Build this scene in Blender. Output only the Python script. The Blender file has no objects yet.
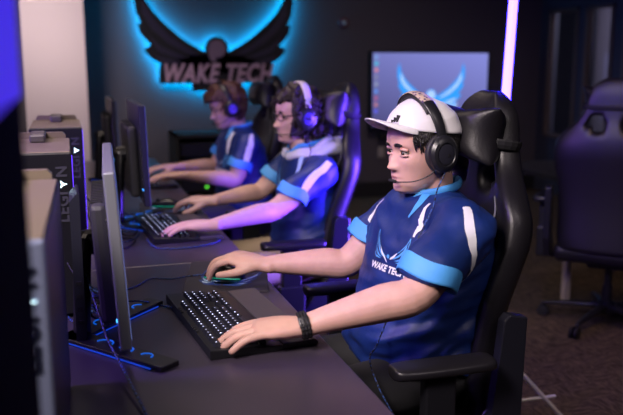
import bpy, bmesh, math, random
from mathutils import Vector, Matrix, noise
from mathutils.bvhtree import BVHTree
from math import sin, cos, pi, radians as R
V = Vector
random.seed(4)
sc = bpy.context.scene
COL = sc.collection

# ------------------------------------------------------------------ camera, world, light, exposure
cam = bpy.data.objects.new('camera', bpy.data.cameras.new('camera'))
COL.objects.link(cam); sc.camera = cam
cam.location = (0, 0, 1.38)
cam.rotation_euler = (R(90 - 10.5), 0, R(-17.3))
cam.data.sensor_width = 36; cam.data.lens = 780 / 623 * 36
cam.data.clip_start = 0.02
cam.data.dof.use_dof = True; cam.data.dof.focus_distance = 1.95; cam.data.dof.aperture_fstop = 2.7
w = bpy.data.worlds.new('world'); sc.world = w; w.use_nodes = True
w.node_tree.nodes['Background'].inputs[0].default_value = (0.25, 0.28, 0.55, 1)
w.node_tree.nodes['Background'].inputs[1].default_value = 0.01
sc.view_settings.view_transform = 'Standard'; sc.view_settings.look = 'None'
sc.view_settings.exposure = 0.0; sc.view_settings.gamma = 1
sc.cycles.use_denoising = True
sc.cycles.caustics_reflective = False; sc.cycles.caustics_refractive = False
sc.cycles.sample_clamp_indirect = 4

def area(name, loc, target, size, power, col, size_y=None, spread=180):
    l = bpy.data.lights.new(name, 'AREA'); l.energy = power; l.color = col; l.size = size
    if size_y: l.shape = 'RECTANGLE'; l.size_y = size_y
    l.spread = R(spread)
    o = bpy.data.objects.new(name, l); COL.objects.link(o); o.location = loc
    o.rotation_euler = (V(target) - V(loc)).to_track_quat('-Z', 'Y').to_euler()
    return o
area('ceiling_light', (-0.75, 0.45, 2.45), (0.75, 1.8, 0.9), 0.6, 17, (1.0, 0.85, 0.83), 0.6, 80)
area('ceiling_light', (1.3, -0.1, 2.7), (1.0, 1.8, 0.8), 0.7, 3.2, (1.0, 0.86, 0.86), 0.7, 80)
area('ceiling_light', (0.35, 3.6, 2.75), (0.5, 3.6, 0.8), 0.7, 10, (1.0, 0.80, 0.70), 1.0, 120)
area('ceiling_light', (-0.5, 5.6, 2.75), (-0.1, 6.8, 1.7), 0.5, 13, (1.0, 0.84, 0.82), 0.5, 70)
area('ceiling_light', (-1.2, 2.8, 2.75), (-0.2, 2.3, 1.1), 0.6, 7, (1.0, 0.78, 0.55), 0.6, 100)
area('ceiling_light', (2.5, 5.2, 2.75), (2.5, 6.8, 0.3), 0.8, 12, (1.0, 0.80, 0.74), 0.6, 120)
area('ceiling_light', (2.3, 1.6, 2.75), (2.8, 3.3, 0.5), 0.8, 9, (1.0, 0.66, 0.42), 0.8, 90)
area('violet_fill', (-1.6, 2.2, 1.5), (0.9, 3.1, 1.1), 0.25, 7, (0.32, 0.14, 1.0), 1.0, 60)  # unseen violet light added off to the left, for the faces
area('violet_fill', (1.72, 2.62, 0.75), (1.0, 3.0, 0.70), 0.12, 34, (0.13, 0.05, 1.0), 1.0, 80)  # added beside the tube to strengthen the violet on the middle chair
area('violet_fill', (-1.2, 1.7, 2.2), (0.2, 1.8, .75), 0.3, 6, (0.32, 0.14, 1.0), 0.3, 70)  # unseen, added to tint the desk violet
area('side_room_light', (5.8, 6.8, 2.7), (6.3, 6.8, 1.0), 0.8, 60, (0.9, 0.85, 1.0), 0.8)

# ------------------------------------------------------------------ helpers
MATS = {}
def mat(name, col, rough=0.5, metal=0.0, emit=None, es=1.0, bump=0, bscale=200, var=0, vscale=8, coat=0, sheen=0, alpha=None, trans=0, col2=None, sss=0, spec=None):
    if name in MATS: return MATS[name]
    m = bpy.data.materials.new(name); MATS[name] = m; m.use_nodes = True
    nt = m.node_tree; b = nt.nodes['Principled BSDF']
    b.inputs['Base Color'].default_value = (*col, 1)
    b.inputs['Roughness'].default_value = rough; b.inputs['Metallic'].default_value = metal
    if coat: b.inputs['Coat Weight'].default_value = coat; b.inputs['Coat Roughness'].default_value = 0.15
    if sheen: b.inputs['Sheen Weight'].default_value = sheen; b.inputs['Sheen Roughness'].default_value = 0.5
    if emit: b.inputs['Emission Color'].default_value = (*emit, 1); b.inputs['Emission Strength'].default_value = es
    if trans: b.inputs['Transmission Weight'].default_value = trans
    if spec is not None: b.inputs['Specular IOR Level'].default_value = spec
    if sss:
        b.inputs['Subsurface Weight'].default_value = sss; b.inputs['Subsurface Radius'].default_value = (0.012, 0.005, 0.003)
        b.inputs['Subsurface Scale'].default_value = 1.0
    if bump or var or col2:
        tc = nt.nodes.new('ShaderNodeTexCoord')
    if bump:
        n = nt.nodes.new('ShaderNodeTexNoise'); n.inputs['Scale'].default_value = bscale; n.inputs['Detail'].default_value = 3
        nt.links.new(tc.outputs['Object'], n.inputs['Vector'])
        bn = nt.nodes.new('ShaderNodeBump'); bn.inputs['Strength'].default_value = bump; bn.inputs['Distance'].default_value = 0.01
        nt.links.new(n.outputs['Fac'], bn.inputs['Height']); nt.links.new(bn.outputs['Normal'], b.inputs['Normal'])
    if var or col2:
        n = nt.nodes.new('ShaderNodeTexNoise'); n.inputs['Scale'].default_value = vscale; n.inputs['Detail'].default_value = 4
        nt.links.new(tc.outputs['Object'], n.inputs['Vector'])
        mx = nt.nodes.new('ShaderNodeMix'); mx.data_type = 'RGBA'
        c2 = col2 if col2 else tuple(c * (1 - var) for c in col)
        mx.inputs['A'].default_value = (*col, 1); mx.inputs['B'].default_value = (*c2, 1)
        rp = nt.nodes.new('ShaderNodeMapRange'); rp.inputs['From Min'].default_value = 0.35; rp.inputs['From Max'].default_value = 0.65
        nt.links.new(n.outputs['Fac'], rp.inputs['Value']); nt.links.new(rp.outputs['Result'], mx.inputs['Factor'])
        nt.links.new(mx.outputs['Result'], b.inputs['Base Color'])
    return m

def link(name, me, m=None, parent=None, smooth=True):
    o = bpy.data.objects.new(name, me); COL.objects.link(o)
    if m is not None and not me.materials:
        for mm in (m if isinstance(m, (list, tuple)) else [m]): me.materials.append(mm)
    if parent is not None: o.parent = parent
    if smooth:
        for p in me.polygons: p.use_smooth = True
    return o
def obj(name, bm, m=None, parent=None, smooth=False, angle=None, mods=()):
    me = bpy.data.meshes.new(name)
    if smooth or angle:
        bmesh.ops.recalc_face_normals(bm, faces=bm.faces)
    bm.to_mesh(me); bm.free()
    o = link(name, me, m, parent, smooth or bool(angle))
    if angle: me.set_sharp_from_angle(angle=R(angle))
    for t, kw in mods:
        md = o.modifiers.new(t, t)
        for k, v in kw.items(): setattr(md, k, v)
    return o
def NB(): return bmesh.new()
def tag(o, label, cat, group=None):
    o['label'] = label; o['category'] = cat
    if group: o['group'] = group
    return o
def empty(name, label, cat, loc=(0, 0, 0), rz=0, group=None):
    o = bpy.data.objects.new(name, None); COL.objects.link(o); o.empty_display_size = 0.1
    o.location = loc; o.rotation_euler = (0, 0, rz)
    return tag(o, label, cat, group)
def struct(o): o['kind'] = 'structure'; return o
def dup(root, loc, rz, label, group=None, cat=None):
    r = root.copy(); COL.objects.link(r); r.location = loc; r.rotation_euler = (0, 0, rz)
    r['label'] = label
    if group: r['group'] = group
    for ch in list(root.children):
        c = ch.copy(); COL.objects.link(c); c.parent = r
        for g in list(ch.children):
            d = g.copy(); COL.objects.link(d); d.parent = c
    return r

def box(bm, x0, x1, y0, y1, z0, z1, bev=0, M=None, mi=0, seg=2):
    r = bmesh.ops.create_cube(bm, size=1)
    vs = r['verts']
    for v in vs:
        v.co = V(((x0 + x1) / 2 + v.co.x * (x1 - x0), (y0 + y1) / 2 + v.co.y * (y1 - y0), (z0 + z1) / 2 + v.co.z * (z1 - z0)))
    fs = set(f for v in vs for f in v.link_faces)
    if bev:
        es = list(set(e for f in fs for e in f.edges))
        rb = bmesh.ops.bevel(bm, geom=es, offset=bev, segments=seg, affect='EDGES', profile=0.5)
        vs = list(set(v for f in rb['faces'] for v in f.verts) | set(v for v in vs if v.is_valid))
        fs = set(f for v in vs for f in v.link_faces)
    if M is not None:
        for v in vs: v.co = M @ v.co
    for f in fs: f.material_index = mi
    return vs
def ring_loft(bm, rings, cap0=True, cap1=True, closed=False, mi=0):
    rv = [[bm.verts.new(p) for p in r] for r in rings]
    n = len(rv[0])
    rng = range(len(rv)) if closed else range(len(rv) - 1)
    for i in rng:
        a, b = rv[i], rv[(i + 1) % len(rv)]
        for j in range(n):
            f = bm.faces.new((a[j], a[(j + 1) % n], b[(j + 1) % n], b[j])); f.material_index = mi
    if not closed:
        if cap0: bm.faces.new(list(reversed(rv[0]))).material_index = mi
        if cap1: bm.faces.new(rv[-1]).material_index = mi
    return rv
def spline(pts, k=6):
    pts = [V(p) for p in pts]
    if len(pts) < 3: return [pts[0].lerp(pts[-1], i / k) for i in range(k + 1)]
    P = [pts[0] * 2 - pts[1]] + pts + [pts[-1] * 2 - pts[-2]]
    out = []
    for i in range(1, len(P) - 2):
        for j in range(k):
            t = j / k; p0, p1, p2, p3 = P[i - 1:i + 3]
            out.append(0.5 * ((2 * p1) + (p2 - p0) * t + (2 * p0 - 5 * p1 + 4 * p2 - p3) * t * t + (3 * p1 - p0 - 3 * p2 + p3) * t ** 3))
    out.append(P[-2]); return out
def tube(bm, pts, rad, n=12, up=V((0, 0, 1)), round_ends=True, k=0, mi=0, cap=True):
    """swept tube; rad is a number or a list of r / (side, up) pairs"""
    pts = [V(p) for p in pts]
    if not isinstance(rad, (list, tuple)) or (isinstance(rad, tuple) and len(rad) == 2 and len(pts) != 2): rad = [rad] * len(pts)
    rad = [r if isinstance(r, (tuple, list)) else (r, r) for r in rad]
    if k:
        R4 = spline([V((r[0], r[1], 0)) for r in rad], k)
        pts = spline(pts, k); rad = [(max(r.x, 1e-4), max(r.y, 1e-4)) for r in R4]
    N = len(pts)
    T = []
    for i in range(N):
        a = pts[max(i - 1, 0)]; b = pts[min(i + 1, N - 1)]
        T.append((b - a).normalized())
    P, RR, TT = [], [], []
    if round_ends:
        r0 = min(rad[0])
        for s, q in ((-0.98, 0.2), (-0.75, 0.66), (-0.4, 0.92)):
            P.append(pts[0] + T[0] * s * r0); RR.append((rad[0][0] * q, rad[0][1] * q)); TT.append(T[0])
    P += pts; RR += rad; TT += T
    if round_ends:
        r1 = min(rad[-1])
        for s, q in ((0.4, 0.92), (0.75, 0.66), (0.98, 0.2)):
            P.append(pts[-1] + T[-1] * s * r1); RR.append((rad[-1][0] * q, rad[-1][1] * q)); TT.append(T[-1])
    rings = []; side = None
    for p, r, t in zip(P, RR, TT):
        if side is None:
            u = up if abs(t.dot(up)) < 0.98 else V((1, 0, 0))
            side = t.cross(u).normalized()
        else:
            side = (side - t * side.dot(t)).normalized()
        u2 = side.cross(t).normalized()
        rings.append([p + side * (r[0] * cos(2 * pi * j / n)) + u2 * (r[1] * sin(2 * pi * j / n)) for j in range(n)])
    ring_loft(bm, rings, cap0=cap, cap1=cap, mi=mi)
def lathe(bm, prof, M=Matrix(), n=24, mi=0):
    """prof: (radius, height) pairs spun about local z"""
    rings = [[M @ V((max(r, 1e-4) * cos(2 * pi * j / n), max(r, 1e-4) * sin(2 * pi * j / n), z)) for j in range(n)] for r, z in prof]
    ring_loft(bm, rings, mi=mi)
def ell(bm, c, rx, ry, rz, M=None, u=20, v=14, mi=0):
    r = bmesh.ops.create_uvsphere(bm, u_segments=u, v_segments=v, radius=1)
    for q in r['verts']:
        p = V((q.co.x * rx, q.co.y * ry, q.co.z * rz))
        if M is not None: p = M @ p
        q.co = V(c) + p
    for f in set(f for q in r['verts'] for f in q.link_faces): f.material_index = mi
def prism(bm, poly, z0, z1, M=Matrix(), mi=0, bev=0):
    a = [bm.verts.new(M @ V((p[0], p[1], z0))) for p in poly]; b = [bm.verts.new(M @ V((p[0], p[1], z1))) for p in poly]
    n = len(poly); fs = [bm.faces.new(list(reversed(a))), bm.faces.new(b)]
    for i in range(n): fs.append(bm.faces.new((a[i], a[(i + 1) % n], b[(i + 1) % n], b[i])))
    for f in fs: f.material_index = mi
    if bev: bmesh.ops.bevel(bm, geom=list(set(e for f in fs for e in f.edges)), offset=bev, segments=2, affect='EDGES', profile=0.5)
def frame(o, x, y):
    x = V(x).normalized(); y = V(y); y = (y - x * y.dot(x)).normalized(); z = x.cross(y)
    return Matrix(((x.x, y.x, z.x, o[0]), (x.y, y.y, z.y, o[1]), (x.z, y.z, z.z, o[2]), (0, 0, 0, 1)))
def bake(bm, voxel, smooth=4, factor=0.5):
    me = bpy.data.meshes.new('tmp')
    bmesh.ops.triangulate(bm, faces=[f for f in bm.faces if len(f.verts) > 4])
    bm.to_mesh(me); bm.free()
    o = bpy.data.objects.new('tmp', me); COL.objects.link(o)
    m = o.modifiers.new('r', 'REMESH'); m.mode = 'VOXEL'; m.voxel_size = voxel
    s = o.modifiers.new('s', 'SMOOTH'); s.factor = factor; s.iterations = smooth
    dg = bpy.context.evaluated_depsgraph_get()
    out = bpy.data.meshes.new_from_object(o.evaluated_get(dg))
    bpy.data.objects.remove(o); bpy.data.meshes.remove(me)
    return out
def bvh_of(me):
    return BVHTree.FromPolygons([v.co.copy() for v in me.vertices], [tuple(p.vertices) for p in me.polygons])
def strip(name, pts, widths, bvh, m, parent, off=0.0015, k=6, across=4):
    """cloth or paint strip laid on a surface"""
    P = spline(pts, k); W = [q.x for q in spline([V((w_, 0, 0)) for w_ in widths], k)]
    bm = NB(); rows = []
    avg = sum((bvh.find_nearest(p)[1] for p in P), V()).normalized()
    for i, p in enumerate(P):
        q, nrm, _, _ = bvh.find_nearest(p)
        t = (P[min(i + 1, len(P) - 1)] - P[max(i - 1, 0)]).normalized()
        nrm = nrm * .25 + avg * .75; sd = nrm.cross(t).normalized(); row = []
        for j in range(across + 1):
            a = q + sd * (W[i] * (j / across - 0.5)); b, n2, _, _ = bvh.find_nearest(a)
            row.append(bm.verts.new(b + n2 * off))
        rows.append(row)
    for a, b in zip(rows, rows[1:]):
        for j in range(across): bm.faces.new((a[j], a[j + 1], b[j + 1], b[j]))
    return obj(name, bm, m, parent, smooth=True)
def decal(bm_or_polys, name, F, bvh, m, parent, off=0.002, maxlen=0.012):
    """flat outlines in frame F thrown along -z of F onto a surface"""
    bm = NB()
    for poly in bm_or_polys:
        vs = [bm.verts.new((p[0], p[1], 0)) for p in poly]
        try: bm.faces.new(vs)
        except ValueError: pass
    bmesh.ops.triangulate(bm, faces=bm.faces[:])
    for _ in range(4):
        es = [e for e in bm.edges if e.calc_length() > maxlen]
        if not es: break
        bmesh.ops.subdivide_edges(bm, edges=es, cuts=1); bmesh.ops.triangulate(bm, faces=bm.faces[:])
    zd = (F.to_3x3() @ V((0, 0, 1))).normalized()
    for v in bm.verts:
        p = F @ v.co; h = bvh.ray_cast(p + zd * 0.3, -zd)
        if h[0] is None: h = bvh.find_nearest(p)
        v.co = h[0] + zd * off
    return obj(name, bm, m, parent, smooth=True)
def text_mesh(s, size, shear=0.0, bold=0.0, extrude=0.0, align='CENTER', spacing=1.0):
    c = bpy.data.curves.new('t', 'FONT'); c.body = s; c.size = size; c.shear = shear; c.offset = bold; c.extrude = extrude
    c.align_x = align; c.align_y = 'CENTER'; c.resolution_u = 3; c.space_character = spacing
    o = bpy.data.objects.new('t', c); COL.objects.link(o)
    me = bpy.data.meshes.new_from_object(o.evaluated_get(bpy.context.evaluated_depsgraph_get()))
    bpy.data.objects.remove(o); bpy.data.curves.remove(c)
    return me
def add_mesh(bm, me, M, mi=0):
    n0 = len(bm.faces); vs = [bm.verts.new(M @ v.co) for v in me.vertices]
    for p in me.polygons:
        try: bm.faces.new([vs[i] for i in p.vertices]).material_index = mi
        except ValueError: pass
def text_polys(s, size, **kw):
    me = text_mesh(s, size, **kw)
    return [[tuple(me.vertices[i].co[:2]) for i in p.vertices] for p in me.polygons]

# eagle mark, about 2 wide; x right, y up, head at the middle
WING = [(-.04, -.22), (-.14, -.16), (-.21, -.13), (-.35, -.05), (-.47, .03), (-.59, .13), (-.70, .23), (-.80, .34), (-.91, .51), (-.97, .76),
        (-1.02, .62), (-1.03, .46), (-1.01, .32), (-.95, .19), (-1.0, .19), (-.97, .08), (-.91, .0), (-.84, -.07), (-.93, -.14), (-.87, -.21), (-.80, -.27), (-.72, -.31),
        (-.66, -.40), (-.50, -.44), (-.20, -.44), (-.04, -.44)]
FEATHERS = [[(-.93, .50), (-.80, .24), (-.62, .05), (-.40, -.10), (-.22, -.21), (-.38, -.18), (-.62, -.05), (-.82, .12), (-.94, .32)],
            [(-.89, .06), (-.72, -.09), (-.52, -.18), (-.36, -.24), (-.52, -.235), (-.74, -.16)],
            [(-.80, -.20), (-.62, -.25), (-.42, -.30), (-.58, -.32), (-.72, -.29)]]
def mir(p): return [(-x, y) for x, y in reversed(p)]
def inset(p, d):
    A = sum(a[0] * b[1] - b[0] * a[1] for a, b in zip(p, p[1:] + p[:1])); sg = 1 if A > 0 else -1; out = []
    for i in range(len(p)):
        a, b, c = V(p[i - 1]), V(p[i]), V(p[(i + 1) % len(p)])
        e1 = (b - a).normalized(); e2 = (c - b).normalized(); n1 = V((-e1.y, e1.x)); n2 = V((-e2.y, e2.x)); n = (n1 + n2)
        n = n.normalized() / max(.45, n.normalized().dot(n1)) if n.length > .05 else n1
        out.append(tuple(b + n * d * sg))
    return out
def circle(cx, cy, r, n=20): return [(cx + r * cos(2 * pi * i / n), cy + r * sin(2 * pi * i / n)) for i in range(n)]
HEAD = circle(0, -.12, .155) 
def scl(p, s, ox=0, oy=0): return [(x * s + ox, y * s + oy) for x, y in p]

# ------------------------------------------------------------------ materials
BLK = mat('black_plastic', (0.008, 0.008, 0.011), 0.38)
BLKM = mat('black_matte', (0.005, 0.005, 0.007), 0.7)
LEA = mat('black_leatherette', (0.009, 0.008, 0.011), 0.40, bump=0.12, bscale=260)
LIT_CASE = mat('pale_lit_casing', (0.24, 0.25, 0.30), 0.40, 0.4)  # paler copy of the monitor housing, light on the nearest one put into the colour
CHR = mat('bright_metal', (0.6, 0.6, 0.65), 0.25, 1)
SKIN = mat('skin', (0.64, 0.375, 0.315), 0.55, sss=0.12, bump=0.04, bscale=350, var=0.12, vscale=25)
SKIN2 = mat('skin_fair', (0.68, 0.42, 0.34), 0.48, sss=0.12, var=0.1, vscale=25)
NAVY = mat('navy_jersey_cloth', (0.005, 0.020, 0.115), 0.5, bump=0.35, bscale=18, col2=(0.007, 0.026, 0.165), vscale=9)
SKY = mat('light_blue_cloth', (0.07, 0.34, 0.78), 0.6, bump=0.1, bscale=40)
WHITE = mat('white_cloth', (0.72, 0.72, 0.78), 0.65)
VIOLET_REFL = mat('violet_reflection', (0.1, 0.05, 0.3), 0.5, emit=(0.10, 0.03, 1.0), es=3)
TEALLED = mat('white_led', (0.5, 0.8, 0.9), 0.5, emit=(0.65, 0.95, 1.0), es=5)

# ------------------------------------------------------------------ room
def plane_box(name, x0, x1, y0, y1, z0, z1, m):
    bm = NB(); box(bm, x0, x1, y0, y1, z0, z1); return struct(obj(name, bm, m))
WALL = mat('grey_wall_paint', (0.070, 0.060, 0.076), 0.75, bump=0.05, bscale=60)
def carpet():
    m = bpy.data.materials.new('patterned_carpet'); m.use_nodes = True; nt = m.node_tree; b = nt.nodes['Principled BSDF']
    b.inputs['Roughness'].default_value = 0.95; b.inputs['Specular IOR Level'].default_value = 0.1
    tc = nt.nodes.new('ShaderNodeTexCoord')
    mp = nt.nodes.new('ShaderNodeMapping'); mp.inputs['Scale'].default_value = (8, 55, 8); nt.links.new(tc.outputs['Object'], mp.inputs['Vector'])
    n1 = nt.nodes.new('ShaderNodeTexNoise'); n1.inputs['Scale'].default_value = 1.6; n1.inputs['Detail'].default_value = 4; n1.inputs['Roughness'].default_value = 0.7
    nt.links.new(mp.outputs['Vector'], n1.inputs['Vector'])
    mp2 = nt.nodes.new('ShaderNodeMapping'); mp2.inputs['Scale'].default_value = (55, 8, 8); nt.links.new(tc.outputs['Object'], mp2.inputs['Vector'])
    n2 = nt.nodes.new('ShaderNodeTexNoise'); n2.inputs['Scale'].default_value = 1.6; n2.inputs['Detail'].default_value = 4; n2.inputs['Roughness'].default_value = 0.7
    nt.links.new(mp2.outputs['Vector'], n2.inputs['Vector'])
    ck = nt.nodes.new('ShaderNodeTexChecker'); ck.inputs['Scale'].default_value = 7; nt.links.new(tc.outputs['Object'], ck.inputs['Vector'])
    mx = nt.nodes.new('ShaderNodeMix'); nt.links.new(ck.outputs['Fac'], mx.inputs['Factor']); nt.links.new(n1.outputs['Fac'], mx.inputs['A']); nt.links.new(n2.outputs['Fac'], mx.inputs['B'])
    cr = nt.nodes.new('ShaderNodeValToRGB'); nt.links.new(mx.outputs['Result'], cr.inputs['Fac'])
    cr.color_ramp.elements[0].position = 0.4; cr.color_ramp.elements[0].color = (0.028, 0.022, 0.018, 1)
    cr.color_ramp.elements[1].position = 0.62; cr.color_ramp.elements[1].color = (0.13, 0.095, 0.068, 1)
    nt.links.new(cr.outputs['Color'], b.inputs['Base Color'])
    return m
plane_box('floor', -4, 5.05, -2.5, 7.7, -0.1, 0, carpet())
plane_box('ceiling', -4, 5.05, -2.5, 7.7, 2.8, 2.9, mat('dark_ceiling', (0.03, 0.03, 0.04), 0.9))
plane_box('wall_back', -4, 4.93, 7.5, 7.7, 0, 2.8, WALL)
plane_box('wall_left', -4.1, -4, -2.5, 7.7, 0, 2.8, WALL)
plane_box('wall_front', -4, 5.05, -2.6, -2.5, 0, 2.8, WALL)
plane_box('baseboard_back', 0.2, 4.93, 7.485, 7.5, 0, 0.16, mat('black_rubber_base', (0.01, 0.01, 0.012), 0.5))
# pale pillar that stands out of the back wall
plane_box('wall_pillar', -0.33, 0.175, 7.0, 7.5, 0, 2.8, mat('pale_pillar_paint', (0.60, 0.51, 0.53), 0.8))
# right wall with two glazed openings
RW = mat('navy_wall_paint', (0.035, 0.04, 0.065), 0.7)
bm = NB()
ys = [(-2.5, 5.55), (6.15, 6.3), (6.72, 6.84), (7.34, 7.5)]
for a, b_ in ys: box(bm, 4.93, 5.05, a, b_, 0, 2.8)
for a, b_ in ((5.55, 6.15), (6.3, 6.72), (6.84, 7.34)):
    box(bm, 4.93, 5.05, a, b_, 0, 0.6); box(bm, 4.93, 5.05, a, b_, 1.93, 2.8)
struct(obj('wall_right', bm, RW))
FRM = mat('bronze_frame', (0.10, 0.075, 0.06), 0.45)
GLS = mat('dusky_glass', (0.75, 0.75, 0.85), 0.08, trans=1.0)
for i, (a, b_) in enumerate(((6.84, 7.34), (6.3, 6.72), (5.55, 6.15))):
    win = struct(bpy.data.objects.new('window_%d' % (i + 1), None)); COL.objects.link(win); win.location = (4.93, (a + b_) / 2, 0.6)
    h = (b_ - a) / 2
    bm = NB()
    for q in ((-h, -h + .035, 0, 1.33), (h - .035, h, 0, 1.33), (-h, h, 0, .035), (-h, h, 1.295, 1.33)): box(bm, -.02, .05, *q, 0.004)
    obj('window_frame', bm, FRM, win)
    bm = NB(); box(bm, .03, .04, -h + .035, h - .035, .035, 1.295); obj('pane', bm, GLS, win)
# room seen through the glazing: lit side room
plane_box('wall_side_room', 6.4, 6.5, 4.5, 8.5, 0, 2.8, mat('side_room_paint', (0.30, 0.28, 0.36), 0.8))

# ------------------------------------------------------------------ winged sign on the back wall
SX, SZ, S = 1.375, 1.597, 0.725
sign = empty('winged_sign', 'dark eagle-winged sign with a cyan glow behind it, reading WAKE TECH, on the back wall', 'sign', (SX, 7.435, SZ))
SM = Matrix(((S, 0, 0, 0), (0, 0, S, 0), (0, -0, 0, 0), (0, 0, 0, 1)))
# local x right, y up -> world x, z ; extrusion along -y
def wallM(s=1, off=0): return Matrix(((s, 0, 0, 0), (0, 0, -1, off), (0, s, 0, 0), (0, 0, 0, 1)))
PLQ = [(-.74, -.32), (-.75, -.56), (-.33, -.56), (-.33, -.66), (.33, -.66), (.33, -.56), (.71, -.56), (.76, -.32), (.3, -.2), (-.3, -.2)]
bm = NB()
SIGND = mat('sign_dark_face', (0.0035, 0.003, 0.009), 0.7)
for p in (WING, mir(WING), PLQ, HEAD): prism(bm, p, 0, 0.03, wallM(S))
obj('wing_plate', bm, SIGND, sign)
bm = NB()
for p in (WING, mir(WING), HEAD, PLQ):
    prism(bm, inset(p, .022), -0.02, -0.002, wallM(S))
obj('backlight', bm, mat('cyan_backlight', (0.0, 0.3, 0.4), 0.5, emit=(0.0, 0.50, 1.0), es=44), sign)
for f in FEATHERS:
  for p in (f, mir(f)):
    bm = NB(); prism(bm, p, 0.03, 0.04, wallM(S)); obj('feather', bm, mat('sign_feather_relief', (0.018, 0.013, 0.045), 0.6), sign)
bm = NB()
prism(bm, circle(0, -.12, .115), .03, .038, wallM(S)); prism(bm, [(-.09, -.10), (-.03, -.16), (-.02, -.30), (-.09, -.26), (-.12, -.18)], .038, .045, wallM(S))
obj('eagle_head', bm, mat('sign_head_relief', (0.20, 0.14, 0.22), 0.6), sign)
tm = text_mesh('WAKE TECH', 0.262, shear=0.28, bold=0.008, extrude=0.008, spacing=1.08)
bm = NB(); add_mesh(bm, tm, wallM(1, -0.038) @ Matrix.Translation((0, -.445 * S, 0)) @ Matrix.Diagonal((.665, .92, 1, 1)))
obj('lettering', bm, mat('sign_letters', (0.48, 0.32, 0.44), 0.5), sign)

# ------------------------------------------------------------------ wall television
tv = empty('wall_television', 'flat television on the back wall showing a desktop with blue wings', 'television', (3.59, 7.42, 1.10))
bm = NB(); box(bm, -.665, .665, -.03, .05, -.40, .40, .006); obj('bezel', bm, BLK, tv)
def screen_mat():
    m = bpy.data.materials.new('desktop_screen'); m.use_nodes = True; nt = m.node_tree; b = nt.nodes['Principled BSDF']
    b.inputs['Base Color'].default_value = (0.02, 0.02, 0.03, 1); b.inputs['Roughness'].default_value = 0.3
    tc = nt.nodes.new('ShaderNodeTexCoord'); gr = nt.nodes.new('ShaderNodeSeparateXYZ'); nt.links.new(tc.outputs['Generated'], gr.inputs[0])
    cr = nt.nodes.new('ShaderNodeValToRGB'); cr.color_ramp.elements[0].color = (0.07, 0.065, 0.20, 1); cr.color_ramp.elements[1].color = (0.25, 0.27, 0.72, 1)
    ad = nt.nodes.new('ShaderNodeMath'); ad.operation = 'MULTIPLY_ADD'; ad.inputs[1].default_value = 0.35; nt.links.new(gr.outputs['X'], ad.inputs[0])
    m2 = nt.nodes.new('ShaderNodeMath'); m2.operation = 'MULTIPLY'; m2.inputs[1].default_value = 0.65; nt.links.new(gr.outputs['Z'], m2.inputs[0]); nt.links.new(m2.outputs[0], ad.inputs[2])
    nt.links.new(ad.outputs[0], cr.inputs['Fac']); nt.links.new(cr.outputs['Color'], b.inputs['Emission Color']); b.inputs['Emission Strength'].default_value = 1.0
    return m
bm = NB(); box(bm, -.645, .645, -.036, -.030, -.355, .38); scr = obj('screen', bm, screen_mat(), tv)
bm = NB()
for p in (WING, mir(WING), HEAD, PLQ): prism(bm, scl(p, .37), .037, .0385, wallM(1))
obj('wing_picture', bm, mat('screen_blue', (0, 0, 0), 0.5, emit=(0.03, 0.33, 0.95), es=1.1), scr)
bm = NB()
for f in (FEATHERS[0], FEATHERS[2]):
    for p in (f, mir(f)): prism(bm, scl(p, .37), .0385, .0395, wallM(1))
prism(bm, scl(circle(0, -.12, .13), .37), .0385, .0395, wallM(1))
add_mesh(bm, text_mesh('WAKE TECH', .10, shear=.28, bold=.004), wallM(1, -.0398) @ Matrix.Translation((.0, -.165, 0)))
obj('wing_highlight', bm, mat('screen_pale_blue', (0, 0, 0), 0.5, emit=(0.42, 0.62, 1.0), es=1.1), scr)
ic = [((.25, .45, .9), .30), ((.1, .6, .9), .235), ((.8, .3, .4), .17), ((.3, .3, .5), .10), ((.35, .4, .6), .03), ((.15, .35, 1), -.04), ((.5, .15, .35), -.11), ((.6, .25, .35), -.175), ((.15, .15, 1.), -.24)]
for i, (c, z) in enumerate(ic):
    bm = NB(); prism(bm, circle(-.61, z + .04, .022, 12), .037, .0385, wallM(1)); obj('desktop_icon', bm, mat('icon_%d' % i, (0, 0, 0), emit=c, es=.8), scr)
# soundbar shelf under it
bm = NB(); box(bm, -.6, .6, -.10, .0, -.03, .03, .01)
tag(obj('soundbar', bm, BLKM), 'long black soundbar on the back wall under the television', 'speaker'); bpy.data.objects['soundbar'].location = (3.64, 7.498, .64)
# fixtures
o = empty('alarm_strobe', 'small round alarm light high on the back wall between sign and television', 'alarm', (2.664, 7.5, 1.77))
bm = NB(); lathe(bm, [(.05, 0), (.05, .025), (.035, .04), (0, .045)], Matrix.Rotation(R(90), 4, 'X')); obj('housing', bm, mat('dark_red_plastic', (.12, .02, .03), .5), o)
bm = NB(); lathe(bm, [(.022, .04), (.02, .055), (0, .06)], Matrix.Rotation(R(90), 4, 'X')); obj('lens', bm, mat('pale_lens', (.3, .5, .6), .3), o)
o = empty('wall_switch', 'small pale wall plate low on the back wall left of the television', 'switch', (3.093, 7.5, .47))
bm = NB(); box(bm, -.035, .035, -.012, 0, -.055, .055, .004); obj('plate', bm, mat('ivory_plate', (.35, .30, .27), .5), o)
bm = NB(); box(bm, -.01, .01, -.02, -.012, -.025, .025, .002); obj('rocker', bm, mat('ivory_plate', (.35, .30, .27), .5), o)

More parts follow.
